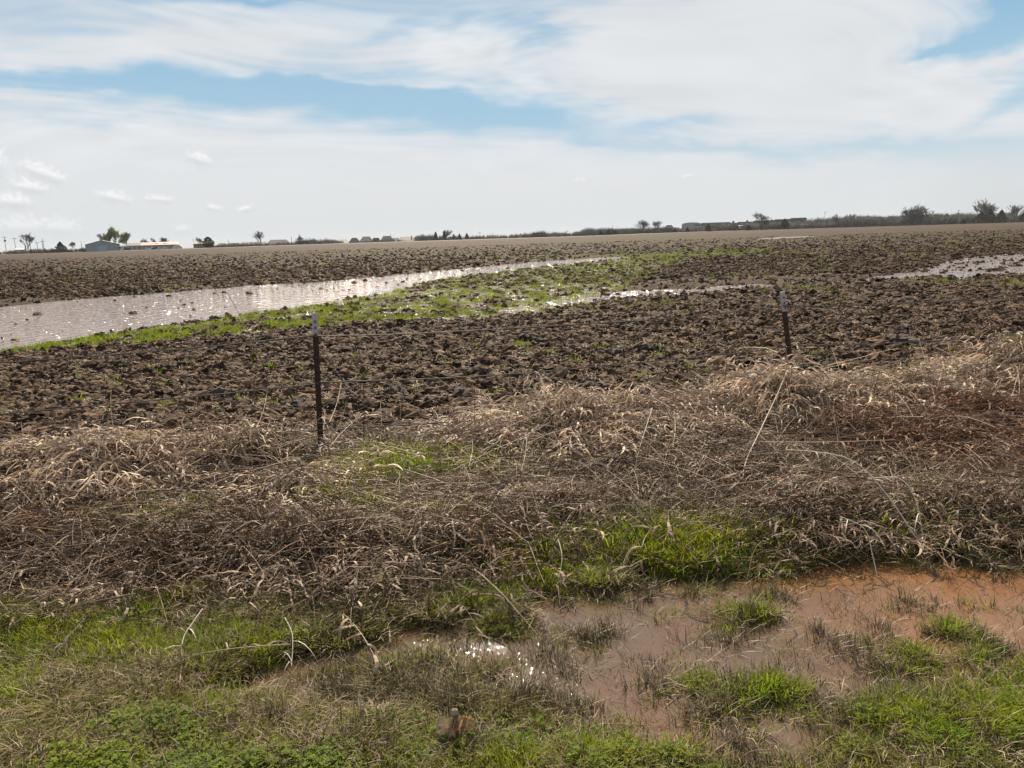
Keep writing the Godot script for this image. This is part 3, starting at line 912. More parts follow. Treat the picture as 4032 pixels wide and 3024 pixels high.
func poles() -> void:
	pole("leftmost utility pole, with crossarm and transformers", -206.4, 330, 12.0, 1, true)
	pole("second utility pole from the left, with a crossarm", -202.4, 330, 11.0, 1)
	pole("bare utility pole beside the far left leafless tree", -196.3, 330, 13.0)
	pole("short utility pole right of the far left leafless tree", -193.4, 330, 7.6, 1)
	pole("crossarmed pole left of the dark bushy evergreen", -191.2, 330, 8.4, 1)
	pole("tall plain pole left of the dark bushy evergreen", -190.2, 329, 9.9)
	pole("thin pole just left of the grey barn", -175.2, 330, 7.0)
	pole("thin pole above the right end of the red roof", -139.2, 330, 6.4)
	pole("thin pole left of the slim leafless tree by the dome", -131.2, 335, 6.6)
	pole("thin pole right of the round topped dark tree", -116.6, 335, 5.4)
	pole("thin pole right of the big dark house", -91.0, 338, 6.0)
	pole("thin pole above the cluster of house roofs", -64.0, 440, 7.0)
	pole("thin pole right of the evergreen group, left of centre", -15.2, 440, 5.6, 1)
	pole("short thin pole at the centre of the skyline", -8.3, 440, 4.8)
	pole("crossarmed pole before the dark trees right of centre", 32.7, 440, 4.8, 1)
	pole("thin pole above the grey brush right of centre", 57.7, 440, 8.4)
	var o := base("lamp_mast", spot(170.0, 430))
	tag(o, "tall slim lamp mast right of the long building", "lamp mast")
	var s := Shape.new()
	s.tube([Vector3(0, -0.3, 0), Vector3(0, 14.6, 0)], 0.2, 0.12, 8, lin(0.25, 0.25, 0.26), lin(0.25, 0.25, 0.26), true)
	obj("shaft", s.mesh(), mats.metal, o)
	s = Shape.new()
	s.box(Vector3(0.05, 13.9, -0.2), Vector3(0.9, 14.3, 0.2), lin(0.3, 0.3, 0.3))
	obj("lamp_head", s.mesh(), mats.metal, o)
	s = Shape.new()
	s.box(Vector3(-0.4, 13.2, -0.2), Vector3(-0.1, 13.7, 0.2), lin(0.3, 0.3, 0.3))
	obj("bracket", s.mesh(), mats.metal, o)
	pole("pole with crossarm and equipment left of the large evergreens", 240.5, 428, 12.6, 1, true)


func gable_house(called: String, label: String, x: float, d: float, w: float, depth: float, wall_h: float, roof_h: float, wall_col: Color, roof_col: Color, turn := 0.0, hip := 0.0, drop := 0.0, category := "house", group := "") -> Node3D:
	# ridge runs along x; hip is how far the ridge is cut back at each end, 0 for a gable
	var p := spot(x, d) - Vector3(0, drop, 0)
	var o := base(called, p, turn)
	tag(o, label, category, group)
	var s := Shape.new()
	s.box(Vector3(-w / 2, -0.4, -depth / 2), Vector3(w / 2, wall_h, depth / 2), wall_col)
	if hip <= 0.0:
		for e in [-1, 1]:
			var a := Vector3(e * w / 2, wall_h, -depth / 2)
			var b := Vector3(e * w / 2, wall_h, depth / 2)
			var c := Vector3(e * w / 2, wall_h + roof_h - 0.05, 0)
			s.tri(a, b, c, wall_col)
	obj("wall", s.mesh(), mats.plain, o)
	s = Shape.new()
	var e := 0.45
	var y0 := wall_h - 0.12
	var y1 := wall_h + roof_h
	var a := [Vector3(-w / 2 - e, y0, depth / 2 + e), Vector3(w / 2 + e, y0, depth / 2 + e), Vector3(w / 2 + e, y0, -depth / 2 - e), Vector3(-w / 2 - e, y0, -depth / 2 - e)]
	var r0 := Vector3(-w / 2 - e + hip, y1, 0)
	var r1 := Vector3(w / 2 + e - hip, y1, 0)
	var up := Vector3(0, 0.16, 0)
	s.quad(a[0] + up, r0 + up, r1 + up, a[1] + up, roof_col)
	s.quad(a[2] + up, r1 + up, r0 + up, a[3] + up, roof_col)
	s.quad(a[0], a[1], r1, r0, roof_col)
	s.quad(a[2], a[3], r0, r1, roof_col)
	s.quad(a[0], a[0] + up, a[1] + up, a[1], roof_col)
	s.quad(a[2], a[2] + up, a[3] + up, a[3], roof_col)
	for k in [[a[3], r0, a[0]], [a[1], r1, a[2]]]:
		if hip > 0.0:
			s.tri(k[0] + up, k[1] + up, k[2] + up, roof_col)
		else:
			s.quad(k[0], k[0] + up, k[1] + up, k[1], roof_col)
			s.quad(k[1], k[1] + up, k[2] + up, k[2], roof_col)
	obj("roof", s.mesh(), mats.plain, o)
	return o

func panel(called: String, parent: Node, lo: Vector3, hi: Vector3, col: Color, m: Material = null) -> MeshInstance3D:
	var s := Shape.new()
	s.box(lo, hi, col)
	return obj(called, s.mesh(), m if m else mats.plain, parent)

func buildings() -> void:
	# grey metal barn: gable end towards the field
	var face := atan2(150.8, 295.0)
	var o := gable_house("metal_barn", "grey metal barn with low gable and blue grey sliding door", -150.8, 299, 16.0, 18.4, 4.45, 2.4, lin(0.23, 0.24, 0.24), lin(0.2, 0.21, 0.21), PI / 2 + face * 0.85, 0.0, 0.0, "barn")
	panel("door", o, Vector3(-8.16, -0.2, -2.4), Vector3(-8.02, 3.3, 2.4), lin(0.27, 0.33, 0.38))
	panel("door", o, Vector3(8.02, -0.2, -2.4), Vector3(8.16, 3.3, 2.4), lin(0.27, 0.33, 0.38))
	for k in [-9.25, 9.25]:
		panel("corner_trim", o, Vector3(-8.12, -0.3, k - 0.12), Vector3(-7.9, 4.4, k + 0.12), lin(0.1, 0.1, 0.1))
	# pale low shed at far left
	gable_house("shed", "pale low shed among scrub at far left", -200.6, 330, 6.0, 5.0, 2.6, 0.9, lin(0.5, 0.49, 0.47), lin(0.55, 0.54, 0.52), 0.2, 0.0, 0.0, "shed")
	# small pale house with dark roof
	o = gable_house("small_house", "small pale house with dark roof left of the red roofed building", -141.5, 305, 9.0, 8.0, 3.0, 1.5, lin(0.42, 0.41, 0.38), lin(0.08, 0.075, 0.07), 0.35)
	for k in [-3.0, -0.4, 2.4]:
		var win := panel("window", o, Vector3(k - 0.6, 0.9, 4.0), Vector3(k + 0.6, 2.2, 4.06), lin(0.3, 0.3, 0.3))
		panel("pane", win, Vector3(k - 0.5, 1.0, 4.05), Vector3(k + 0.5, 2.1, 4.09), lin(0.03, 0.03, 0.035), mats.dark_glass)
	# long building with the pinkish red roof
	o = gable_house("red_roofed_building", "long low tan building with a faded red metal roof", -131.2, 303, 21.5, 9.0, 3.0, 1.7, lin(0.25, 0.215, 0.18), lin(0.4, 0.24, 0.205), 0.38, 0.0, 0.0, "building")
	for k in 2:
		panel("roof_patch", o, Vector3(-3.0 + k * 5.0, 3.75, 2.2), Vector3(-1.2 + k * 5.0, 3.98, 3.0), lin(0.6, 0.58, 0.56))
	panel("door", o, Vector3(6.5, 0.0, 4.5), Vector3(8.5, 2.3, 4.57), lin(0.1, 0.09, 0.08))
	# white arched hoop house
	var hoop := base("hoop_house", spot(-120.3, 292), 0.35)
	tag(hoop, "small white arched hoop house right of the red roofed building", "hoop house")
	var poly := PackedVector2Array()
	for i in 13:
		var g := PI * i / 12.0
		poly.append(Vector2(cos(g) * 3.2, sin(g) * 3.1 - 0.1))
	var s := Shape.new()
	s.prism(poly, -3.5, 3.0, lin(0.55, 0.53, 0.48))
	obj("cover", s.mesh(), mats.plain, hoop)
	panel("door", hoop, Vector3(-0.9, -0.1, 3.0), Vector3(0.3, 2.2, 3.07), lin(0.45, 0.43, 0.4))
	for k in [-1.9, 1.3]:
		panel("frame_bar", hoop, Vector3(k - 0.06, -0.1, 3.0), Vector3(k + 0.06, 2.4, 3.06), lin(0.3, 0.28, 0.25))
	gable_house("ranch_house", "low grey house right of the white hoop house", -125.0, 330, 13.0, 8.0, 2.9, 1.6, lin(0.17, 0.155, 0.145), lin(0.11, 0.11, 0.11), 0.3)

	# the houses on lower ground behind the field's edge: x0, x1 and height as measured, roof tone, hip, label
	var rows := [
		[-171, -164, 1.6, 0.1, 3.0, "grey roof at the left end of the distant houses"],
		[-163.5, -157.5, 1.5, 0.07, 0.0, "small dark gable roof among the distant left houses"],
		[-157, -149, 1.7, 0.09, 3.0, "hipped grey roof left of the long dark roof"],
		[-152, -141, 1.8, 0.06, 2.0, "long dark roof left of the biggest dark house"],
		[-141.2, -127.4, 2.65, 0.075, 4.0, "biggest dark house with a hipped roof and dormer"],
		[-123, -114, 1.5, 0.1, 3.0, "low grey roof behind brush right of the biggest dark house"],
		[-100.5, -92, 1.75, 0.14, 4.0, "pale brown hipped roof at the left of the central cluster"],
		[-93.2, -86.3, 2.4, 0.12, 3.6, "pointed pyramid roof in the central cluster"],
		[-87, -78.5, 2.95, 0.11, 4.0, "tall grey hipped roof in the central cluster"],
		[-79.6, -74.6, 2.0, 0.07, 1.5, "dark roof half hidden by a bush in the central cluster"],
		[-74.7, -66.6, 2.9, 0.1, 3.4, "steep roof with bright sloping edge in the central cluster"],
		[-70.3, -63.7, 1.6, 0.09, 0.0, "low gable in front of the central cluster"],
		[-64, -55, 2.15, 0.1, 2.0, "wide roof with chimney at the right of the central cluster"],
		[-56.3, -49.5, 1.75, 0.09, 2.5, "last low roof of the central cluster"],
		[4.6, 10.9, 2.0, 0.2, 5.2, "lone tan pyramid roof at the centre of the skyline"],
		[91.5, 98, 4.2, 0.06, 3.0, "dark house between grey brush and the round roofed hall"]]
	for r in rows:
		var w: float = (r[1] - r[0]) * FAR
		var x: float = (r[0] + r[1]) / 2.0
		var p := spot(x, 470.0)
		var top: float = (r[2] - 1.9) * FAR + 1.9
		var total := top - p.y
		var tone: float = r[3]
		var h := gable_house("house", r[5], x, 470.0, w - 0.9, minf(w * 0.8, 12.0), total * 0.42, total * 0.58 - 0.16, lin(0.2, 0.16, 0.13), lin(tone, tone * 0.95, tone * 0.9) * 0.6, atan2(-x, 470.0), r[4], 0.0, "house", "houses behind the field")
		if r[5].begins_with("biggest"):
			panel("dormer", h, Vector3(-2.0, total * 0.42 + 0.3, 2.4), Vector3(2.2, total * 0.42 + 1.9, 6.3), lin(0.16, 0.15, 0.14))
		if r[5].contains("chimney"):
			panel("chimney", h, Vector3(5.0, total * 0.6, -0.6), Vector3(6.1, total + 0.7, 0.6), lin(0.12, 0.08, 0.06))

	# round roofed tan hall with its flat wing
	o = base("hall", spot(119.3, 520), -0.22)
	tag(o, "tan hall with a low barrel roof and flat grey wing", "building")
	poly = PackedVector2Array([Vector2(-10.5, -0.5), Vector2(10.5, -0.5), Vector2(10.5, 8.4), Vector2(8.5, 9.3), Vector2(5, 9.9), Vector2(0, 10.1), Vector2(-5, 9.9), Vector2(-8.5, 9.3), Vector2(-10.5, 8.0)])
	s = Shape.new()
	s.prism(poly, -10.0, 6.0, lin(0.3, 0.27, 0.23))
	obj("wall", s.mesh(), mats.plain, o)
	s = Shape.new()
	s.prism(PackedVector2Array([Vector2(-10.7, 8.0), Vector2(-8.6, 9.32), Vector2(-5, 9.93), Vector2(0, 10.13), Vector2(5, 9.93), Vector2(8.6, 9.32), Vector2(10.7, 8.42), Vector2(10.7, 8.8), Vector2(8.6, 9.75), Vector2(5, 10.35), Vector2(0, 10.55), Vector2(-5, 10.35), Vector2(-8.6, 9.75), Vector2(-10.7, 8.4)]), -10.3, 6.3, lin(0.42, 0.41, 0.4))
	obj("roof", s.mesh(), mats.plain, o)
	panel("opening", o, Vector3(3.2, 5.0, 6.0), Vector3(8.6, 8.0, 6.12), lin(0.05, 0.05, 0.05))
	for k in [4.0, 5.6, 7.2]:
		panel("window", o, Vector3(k, 5.2, 6.1), Vector3(k + 1.0, 6.4, 6.2), lin(0.7, 0.7, 0.7))
	panel("wing", o, Vector3(10.7, -0.5, -8.0), Vector3(41.0, 9.2, 5.0), lin(0.1, 0.095, 0.09))
	panel("parapet", o, Vector3(10.7, 9.203, -8.2), Vector3(41.2, 9.7, 5.2), lin(0.3, 0.29, 0.28))
	# long flat dark building stepping up to the right
	o = base("long_building", spot(178.9, 560), -0.28)
	tag(o, "long flat dark building stretching behind the trees at right", "building")
	for k in [[-48.0, -30.0, 9.2], [-29.9, -12.0, 10.0], [-11.9, 12.0, 10.8], [12.1, 30.0, 11.6], [30.1, 47.0, 12.6]]:
		var block := panel("block", o, Vector3(k[0], -0.5, -9), Vector3(k[1], k[2], 8), lin(0.06, 0.058, 0.056))
		panel("coping", block, Vector3(k[0] - 0.05, k[2] + 0.003, -9.2), Vector3(k[1] + 0.04, k[2] + 0.45, 8.2), lin(0.2, 0.2, 0.2))
		var x := float(k[0]) + 2.0
		while x < float(k[1]) - 2.0:
			panel("window", block, Vector3(x, 3.2, 8.0), Vector3(x + 1.6, 5.0, 8.08), lin(0.03, 0.032, 0.036), mats.dark_glass)
			x += 4.5
	for k in [-36.0, -20.0, -9.0, 3.0, 8.0]:
		panel("roof_unit", o, Vector3(k, 9.3, -2), Vector3(k + 2.4, 12.0, 1), lin(0.07, 0.07, 0.07))
	o = gable_house("shed", "small white roofed shed left of the tree with dark clumps", 126.1, 430, 7.0, 5.0, 3.0, 0.5, lin(0.2, 0.19, 0.18), lin(0.75, 0.75, 0.74), -0.25, 0.0, -1.0, "shed")


func vehicle(called: String, label: String, category: String, x: float, d: float, turn: float, profile: PackedVector2Array, glass: PackedVector2Array, w: float, col: Color) -> void:
	var o := base(called, spot(x, d) + Vector3(0, 0.12, 0), turn)
	tag(o, label, category)
	var s := Shape.new()
	s.prism(profile, -w / 2, w / 2, col)
	obj("body", s.mesh(), mats.metal, o)
	for k in [-1, 1]:
		s = Shape.new()
		s.prism(glass, k * w / 2 - 0.03, k * w / 2 + 0.03, Color(1, 1, 1))
		obj("window", s.mesh(), mats.dark_glass, o)
	var lo := 1e9
	var hi := -1e9
	for p in profile:
		lo = minf(lo, p.x)
		hi = maxf(hi, p.x)
	for x2 in [lo + 0.95, hi - 0.95]:
		for k in [-1, 1]:
			s = Shape.new()
			s.tube([Vector3(x2, 0.36, k * w / 2 - 0.14), Vector3(x2, 0.36, k * w / 2 + 0.06)], 0.38, 0.38, 12, lin(0.02, 0.02, 0.02), lin(0.02, 0.02, 0.02), true)
			obj("wheel", s.mesh(), mats.plain, o)

func vehicles() -> void:
	var pickup := PackedVector2Array([Vector2(-2.8, 0.45), Vector2(2.8, 0.45), Vector2(2.8, 1.0), Vector2(2.6, 1.12), Vector2(1.4, 1.2), Vector2(0.7, 1.85), Vector2(-0.7, 1.9), Vector2(-0.95, 1.2), Vector2(-2.8, 1.15)])
	var cab := PackedVector2Array([Vector2(1.15, 1.25), Vector2(0.62, 1.75), Vector2(-0.6, 1.78), Vector2(-0.8, 1.25)])
	vehicle("parked_pickup", "silver pickup parked before the red roofed building", "pickup", -124.2, 288, 0.35, pickup, cab, 1.9, lin(0.45, 0.46, 0.48))
	vehicle("parked_pickup", "dark pickup parked between the silver and white vehicles", "pickup", -127.0, 290, 0.3, pickup, cab, 1.9, lin(0.03, 0.03, 0.05))
	var van := PackedVector2Array([Vector2(-2.2, 0.4), Vector2(2.2, 0.4), Vector2(2.25, 1.0), Vector2(1.7, 1.25), Vector2(1.0, 1.75), Vector2(-2.0, 1.8), Vector2(-2.25, 1.2)])
	var side := PackedVector2Array([Vector2(1.3, 1.25), Vector2(0.9, 1.65), Vector2(-1.8, 1.68), Vector2(-1.95, 1.25)])
	vehicle("parked_van", "white and blue van at the left of the parked vehicles", "van", -129.6, 290, 0.4, van, side, 1.9, lin(0.6, 0.63, 0.72))
	vehicle("parked_car", "dark car parked between camper and small pale house", "car", -143.0, 300, 0.5, van, side, 1.8, lin(0.03, 0.028, 0.025))
	var o := base("camper_trailer", spot(-144.2, 298), 0.5)
	tag(o, "white camper trailer with a dark window right of the barn", "camper")
	var s := Shape.new()
	s.prism(PackedVector2Array([Vector2(-2.1, 0.45), Vector2(2.0, 0.45), Vector2(2.3, 1.0), Vector2(2.0, 3.0), Vector2(-1.8, 3.1), Vector2(-2.2, 2.5)]), -1.2, 1.2, lin(0.55, 0.55, 0.54))
	obj("body", s.mesh(), mats.metal, o)
	panel("window", o, Vector3(-1.0, 1.5, 1.2), Vector3(0.6, 2.4, 1.25), lin(0.03, 0.03, 0.03), mats.dark_glass)
	panel("door", o, Vector3(1.0, 0.6, 1.2), Vector3(1.6, 2.5, 1.24), lin(0.4, 0.4, 0.4))
	for k in [-1, 1]:
		s = Shape.new()
		s.tube([Vector3(-0.2, 0.35, k * 1.1 - 0.1), Vector3(-0.2, 0.35, k * 1.1 + 0.12)], 0.36, 0.36, 12, lin(0.02, 0.02, 0.02), lin(0.02, 0.02, 0.02), true)
		obj("wheel", s.mesh(), mats.plain, o)


# ------------------------------------------------------------------ fence
func t_post(label: String, foot: Vector3, top: Vector3, tip: float) -> void:
	var o := base("fence_post", foot)
	tag(o, label, "fence post", "steel fence posts")
	var axis := top - foot
	o.basis = Basis(Quaternion(Vector3.UP, axis.normalized())) * Basis(Vector3.UP, 0.45)
	var h := axis.length()
	var brown := lin(0.075, 0.04, 0.03)
	var white := lin(0.72, 0.72, 0.74)
	for k in 2:
		var s := Shape.new()
		var y0 := -0.1 if k == 0 else h - tip + 0.002
		var y1 := h - tip if k == 0 else h
		var col := brown if k == 0 else white
		s.box(Vector3(-0.024, y0, -0.003), Vector3(0.024, y1, 0.004), col)
		s.box(Vector3(-0.004, y0, -0.04), Vector3(0.004, y1, -0.0032), col)
		obj("stem" if k == 0 else "white_tip", s.mesh(), mats.rust, o)
	var y := 0.12
	while y < h - 0.03:
		var s := Shape.new()
		s.box(Vector3(-0.006, y, 0.0042), Vector3(0.006, y + 0.022, 0.014), brown if y < h - tip - 0.03 else lin(0.2, 0.19, 0.18))
		obj("stud", s.mesh(), mats.rust, o)
		y += 0.055
	for w in [0.27, 0.68, 1.09]:
		var s := Shape.new()
		var pts := []
		for i in 9:
			var g := PI * i / 8.0 - PI / 2
			pts.append(Vector3(sin(g) * 0.034, w + 0.008 * sin(g * 2.0), -cos(g) * 0.034 + 0.012))
		s.tube(pts, 0.0022, 0.0022, 5, lin(0.1, 0.09, 0.085), lin(0.1, 0.09, 0.085))
		obj("wire_clip", s.mesh(), mats.metal, o)

func fence() -> void:
	var p1 := Vector3(-1.70, 0.0, -6.72)
	var p2 := Vector3(2.93, 0.0, -7.94)
	p1.y = ground(p1.x, 6.72)
	p2.y = ground(p2.x, 7.94)
	t_post("rusty steel fence post with white tip, the nearer one left of centre", p1, Vector3(-1.66, 1.29, -6.7), 0.2)
	t_post("leaning rusty steel fence post with white tip at right", p2, Vector3(2.735, 1.25, -7.9), 0.2)
	var names := ["lowest barbed wire strand, half hidden in the dead grass", "middle barbed wire strand between the fence posts", "top barbed wire strand just under the posts' white tips"]
	var hs := [0.27, 0.69, 1.1]
	for k in 3:
		var o := base("barbed_wire")
		tag(o, names[k], "barbed wire", "barbed wire strands")
		var s := Shape.new()
		var s2 := Shape.new()
		var b := Shape.new()
		var anchors := [Vector3(-7.2, hs[k] - 0.02, -5.17), Vector3(-1.69 + 0.0036 * 10.0 * hs[k] , hs[k], -6.68), Vector3(2.93 - 0.155 * hs[k], hs[k] + 0.01, -7.89), Vector3(8.2, hs[k] - 0.01, -9.35)]
		var col := lin(0.07, 0.058, 0.05)
		for seg in 3:
			var a: Vector3 = anchors[seg]
			var e: Vector3 = anchors[seg + 1]
			var n := 110
			var pa := []
			var pb := []
			for i in n + 1:
				var t := float(i) / n
				var p := a.lerp(e, t) - Vector3(0, 0.055 * 4.0 * t * (1.0 - t), 0) + Vector3(0, 0.006, 0) * sin(t * 9.0 + k * 2.0)
				var g := t * 60.0
				var off := Vector3(0, cos(g), sin(g)) * 0.0022
				pa.append(p + off)
				pb.append(p - off)
				if i % 4 == 2:
					for q in [[1.0, 0.6], [-1.0, 0.8]]:
						var dir := Vector3(0.3 * q[0], q[0], q[1] * sin(g * 7.0 + q[0])).normalized() * 0.016
						b.tube([p - dir, p + dir], 0.0025, 0.0015, 4, col, col)
			s.tube(pa, 0.0042, 0.0042, 4, col, col)
			s2.tube(pb, 0.0042, 0.0042, 4, col, col)
		obj("strand", s.mesh(), mats.metal, o)
		obj("strand", s2.mesh(), mats.metal, o)
		obj("barbs", b.mesh(), mats.metal, o)


# ------------------------------------------------------------------ mud clods
func clod_mesh(seed_: int, rough := 0.35) -> ArrayMesh:
	var sm := SphereMesh.new()
	sm.radius = 1.0
	sm.height = 2.0
	sm.radial_segments = 9
	sm.rings = 5
	var a := sm.get_mesh_arrays()
	var v: PackedVector3Array = a[Mesh.ARRAY_VERTEX]
	var idx: PackedInt32Array = a[Mesh.ARRAY_INDEX]
	for i in v.size():
		var p := v[i]
		var r := 1.0 + rough * noise_b.get_noise_3d(p.x * 1.2 + seed_ * 7.0, p.y * 1.2, p.z * 1.2) * 1.6 + rough * 0.6 * noise_c.get_noise_3d(p.x * 3.0 + seed_ * 5.0, p.y * 3.0, p.z * 3.0)
		v[i] = Vector3(p.x, p.y * 0.72, p.z) * r
	var s := Shape.new()
	for k in range(0, idx.size(), 3):
		if v[idx[k]].distance_squared_to(v[idx[k + 1]]) > 1e-7 and v[idx[k]].distance_squared_to(v[idx[k + 2]]) > 1e-7 and v[idx[k + 1]].distance_squared_to(v[idx[k + 2]]) > 1e-7:
			var sh := 0.85 + 0.3 * fposmod(k * 0.377, 1.0)
			s.tri(v[idx[k]], v[idx[k + 1]], v[idx[k + 2]], Color(sh, sh, sh))
	return s.mesh()

func mud_tint() -> Color:
	var t := rng.randf()
	return lin(0.03, 0.0175, 0.011).lerp(lin(0.155, 0.095, 0.059), t * t) * rr(0.8, 1.2)

func clods() -> void:
	rng.seed = 9001
	var o := base("mud_clods")
	tag(o, "small wet clods of ploughed mud covering the field", "mud", "", "stuff")
	for variant in 6:
		var where := []
		var tints := []
		for i in 27000:
			var u := rng.randf()
			var d: float
			if i < 16500:
				d = 1.0 / lerpf(1.0 / 6.0, 1.0 / 55.0, u)
			else:
				d = 1.0 / lerpf(1.0 / 30.0, 1.0 / 150.0, u)
			var x := rr(-1, 1) * (0.72 * d + 1.0)
			var fd := fence_d(x)
			if d < fd + 0.2 + 0.5 * rng.randf():
				continue
			var y := ground(x, d)
			var size := (0.017 + 0.075 * pow(rng.randf(), 4.5)) * (1.0 + smoothstep(14.0, 60.0, d) * 0.55 + smoothstep(60.0, 300.0, d) * 0.4)
			if d > 12.0 and d < 66.0 and y < POND_Y - 0.012 - 0.035 * rng.randf():
				if rng.randf() > (0.012 if y < POND_Y - 0.1 else 0.06):
					continue
			if d > 115.0 and d < 155.0 and y < far_y(x, d) - 0.1:
				continue
			if d > 12.0 and d < 66.0 and x < 20.0 and rng.randf() < 0.6 * field_green(x, d):
				continue
			var b := Basis.from_euler(Vector3(rr(-0.5, 0.5), rr(0, TAU), rr(-0.5, 0.5))).scaled_local(Vector3(size * rr(0.8, 1.7), size * rr(0.65, 1.25), size * rr(0.7, 1.3)))
			where.append(Transform3D(b, Vector3(x, (maxf(y, POND_Y) if d > 12.0 and d < 66.0 else y) + size * 0.12, -d)))
			tints.append(mud_tint())
		many("clods", clod_mesh(variant + 1, 0.5), mats.clod, where, tints, o)
	# the big dark lumps that stand out near the fence
	var lumps := [[2.05, 11.9, 0.2, "largest dark mud lump beyond the dead grass, right of centre"], [1.55, 11.6, 0.13, "dark mud lump left of the largest lump right of centre"], [0.35, 13.4, 0.15, "dark mud lump pair in mid field above the central mound"], [0.55, 13.2, 0.12, "right half of the dark lump pair above the central mound"], [-2.4, 8.6, 0.14, "dark mud lump at the field's near edge between left mound and post"],
		[-3.5, 9.3, 0.16, "black mud lump in the field's near edge at left"], [-3.95, 9.5, 0.12, "smaller black mud lump beside the left one"], [-1.95, 8.9, 0.16, "dark mud ridge just left of the nearer fence post"], [-1.35, 9.1, 0.14, "dark mud ridge just right of the nearer fence post"], [-0.6, 8.9, 0.15, "low dark mud ridge right of the thin dark weed stalk"],
		[3.9, 9.7, 0.16, "dark mud lump in front of the leaning post's right side"], [5.9, 11.6, 0.22, "large dark mud lump by the wires near the right edge"], [6.3, 11.3, 0.16, "dark mud lump right of the large one by the right wires"], [6.9, 13.6, 0.17, "round dark mud lump upper right near the right edge"], [0.9, 9.0, 0.15, "dark mud lump behind the central dead grass mound"], [4.4, 12.2, 0.12, "dark mud lump in the field above the bleached clumps"]]
	for k in lumps.size():
		var l: Array = lumps[k]
		rng.seed = 9050 + k
		var c := Shape.new()
		for q in 9:
			var part: ArrayMesh = clod_mesh(20 + k * 9 + q, 0.4)
			var arr := part.surface_get_arrays(0)
			var pv: PackedVector3Array = arr[Mesh.ARRAY_VERTEX]
			var pc: PackedColorArray = arr[Mesh.ARRAY_COLOR]
			var sz := 0.75 if q == 0 else rr(0.2, 0.5)
			var off := Vector3.ZERO if q == 0 else Vector3(rr(-0.9, 0.9), rr(-0.1, 0.45), rr(-0.9, 0.9))
			for z in pv.size():
				c.v.append(pv[z] * sz + off)
				c.c.append(pc[z])
		var m := obj("mud_lump", c.mesh(), mats["lump%d" % (k % 2)] if mats.has("lump0") else lump_mats(k), null)
		m.position = Vector3(l[0], ground(l[0], l[1]) + l[2] * 0.2, -l[1])
		m.scale = Vector3(l[2] * 1.1, l[2] * 1.0, l[2] * 0.95)
		m.rotation.y = k * 1.3
		tag(m, l[3], "mud lump", "big mud lumps near the fence")

func lump_mats(k: int) -> Material:
	for i in 2:
		var m := painted("lump", 0.75, 0.0, 0.4)
		m.albedo_color = lin(0.05 + 0.02 * i, 0.034 + 0.015 * i, 0.025 + 0.011 * i).linear_to_srgb()
		m.heightmap_enabled = true
		m.heightmap_texture = mats.soil.heightmap_texture
		m.heightmap_scale = 1.5
		m.uv1_triplanar = true
		m.uv1_scale = Vector3(1.5, 1.5, 1.5)
		mats["lump%d" % i] = m
	return mats["lump%d" % (k % 2)]


# ------------------------------------------------------------------ litter and sprouts in the field
func straw_tint(bleach_and_light: float) -> Color:  # paler for bleached straw and for crests painted as lit
	var c := lin(0.115, 0.062, 0.032).lerp(lin(0.62, 0.475, 0.34), clampf(bleach_and_light + rr(-0.35, 0.35), 0.0, 1.0))
	return c * rr(0.75, 1.15)

func bit_mesh(seed_: int, count: int, spread: float, lmin: float, lmax: float, w: float, rise: float) -> ArrayMesh:
	rng.seed = seed_
	var s := Shape.new()
	for i in count:
		var p := Vector3(rr(-spread, spread), rr(0.0, 0.02), rr(-spread, spread))
		var g := rr(0, TAU)
		var dir := Vector3(cos(g), rr(-0.1, rise), sin(g)).normalized()
		var l := rr(lmin, lmax)
		var bend := Vector3(rr(-1, 1), rr(0, 1), rr(-1, 1)) * l * 0.15
		var sh := rr(0.6, 1.2)
		s.ribbon([p, p + dir * l * 0.5 + bend, p + dir * l], w, dir.cross(Vector3.UP).normalized(), Color(sh, sh, sh), Color(sh, sh, sh), rr(-1, 1))
	return s.mesh()

func field_litter() -> void:
	rng.seed = 9100
	var o := base("straw_litter")
	tag(o, "bits of tan straw and dead leaf lying on the ploughed mud", "straw", "", "stuff")
	for variant in 3:
		var m := bit_mesh(40 + variant, 5, 0.09, 0.04, 0.13, 0.008, 0.5)
		var where := []
		var tints := []
		for i in 5200:
			var d := 1.0 / lerpf(1.0 / 6.2, 1.0 / 60.0, pow(rng.randf(), 1.25))
			var x := rr(-1, 1) * (0.72 * d + 1.0)
			if d < fence_d(x) + 0.1:
				continue
			var y := ground(x, d)
			if d > 12.0 and y < POND_Y:
				continue
			var k := 1.0 + smoothstep(14.0, 50.0, d) * 1.0
			where.append(Transform3D(Basis(Vector3.UP, rr(0, TAU)).scaled(Vector3(k, k, k)), Vector3(x, y + 0.02 * k, -d)))
			tints.append(straw_tint(0.36))
		many("straw", m, mats.straw, where, tints, o)

func tuft_mesh(seed_: int, count: int, spread: float, hmin: float, hmax: float, w: float, lean: float, c0: Color, c1: Color, seg := 3) -> ArrayMesh:
	rng.seed = seed_
	var s := Shape.new()
	for i in count:
		var g := rr(0, TAU)
		var r := spread * sqrt(rng.randf())
		var p := Vector3(cos(g) * r, -0.01, sin(g) * r)
		var h := rr(hmin, hmax)
		var g2 := g + rr(-1.2, 1.2)
		var outv := Vector3(cos(g2), 0, sin(g2)) * h * lean * rr(0.3, 1.3)
		var pts := []
		for k in seg + 1:
			var t := float(k) / seg
			pts.append(p + Vector3(0, h * (t - 0.25 * lean * t * t), 0) + outv * t * t)
		var sh := rr(0.7, 1.25)
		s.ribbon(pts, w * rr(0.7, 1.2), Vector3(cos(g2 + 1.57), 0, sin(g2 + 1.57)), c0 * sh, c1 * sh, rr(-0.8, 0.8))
	return s.mesh()

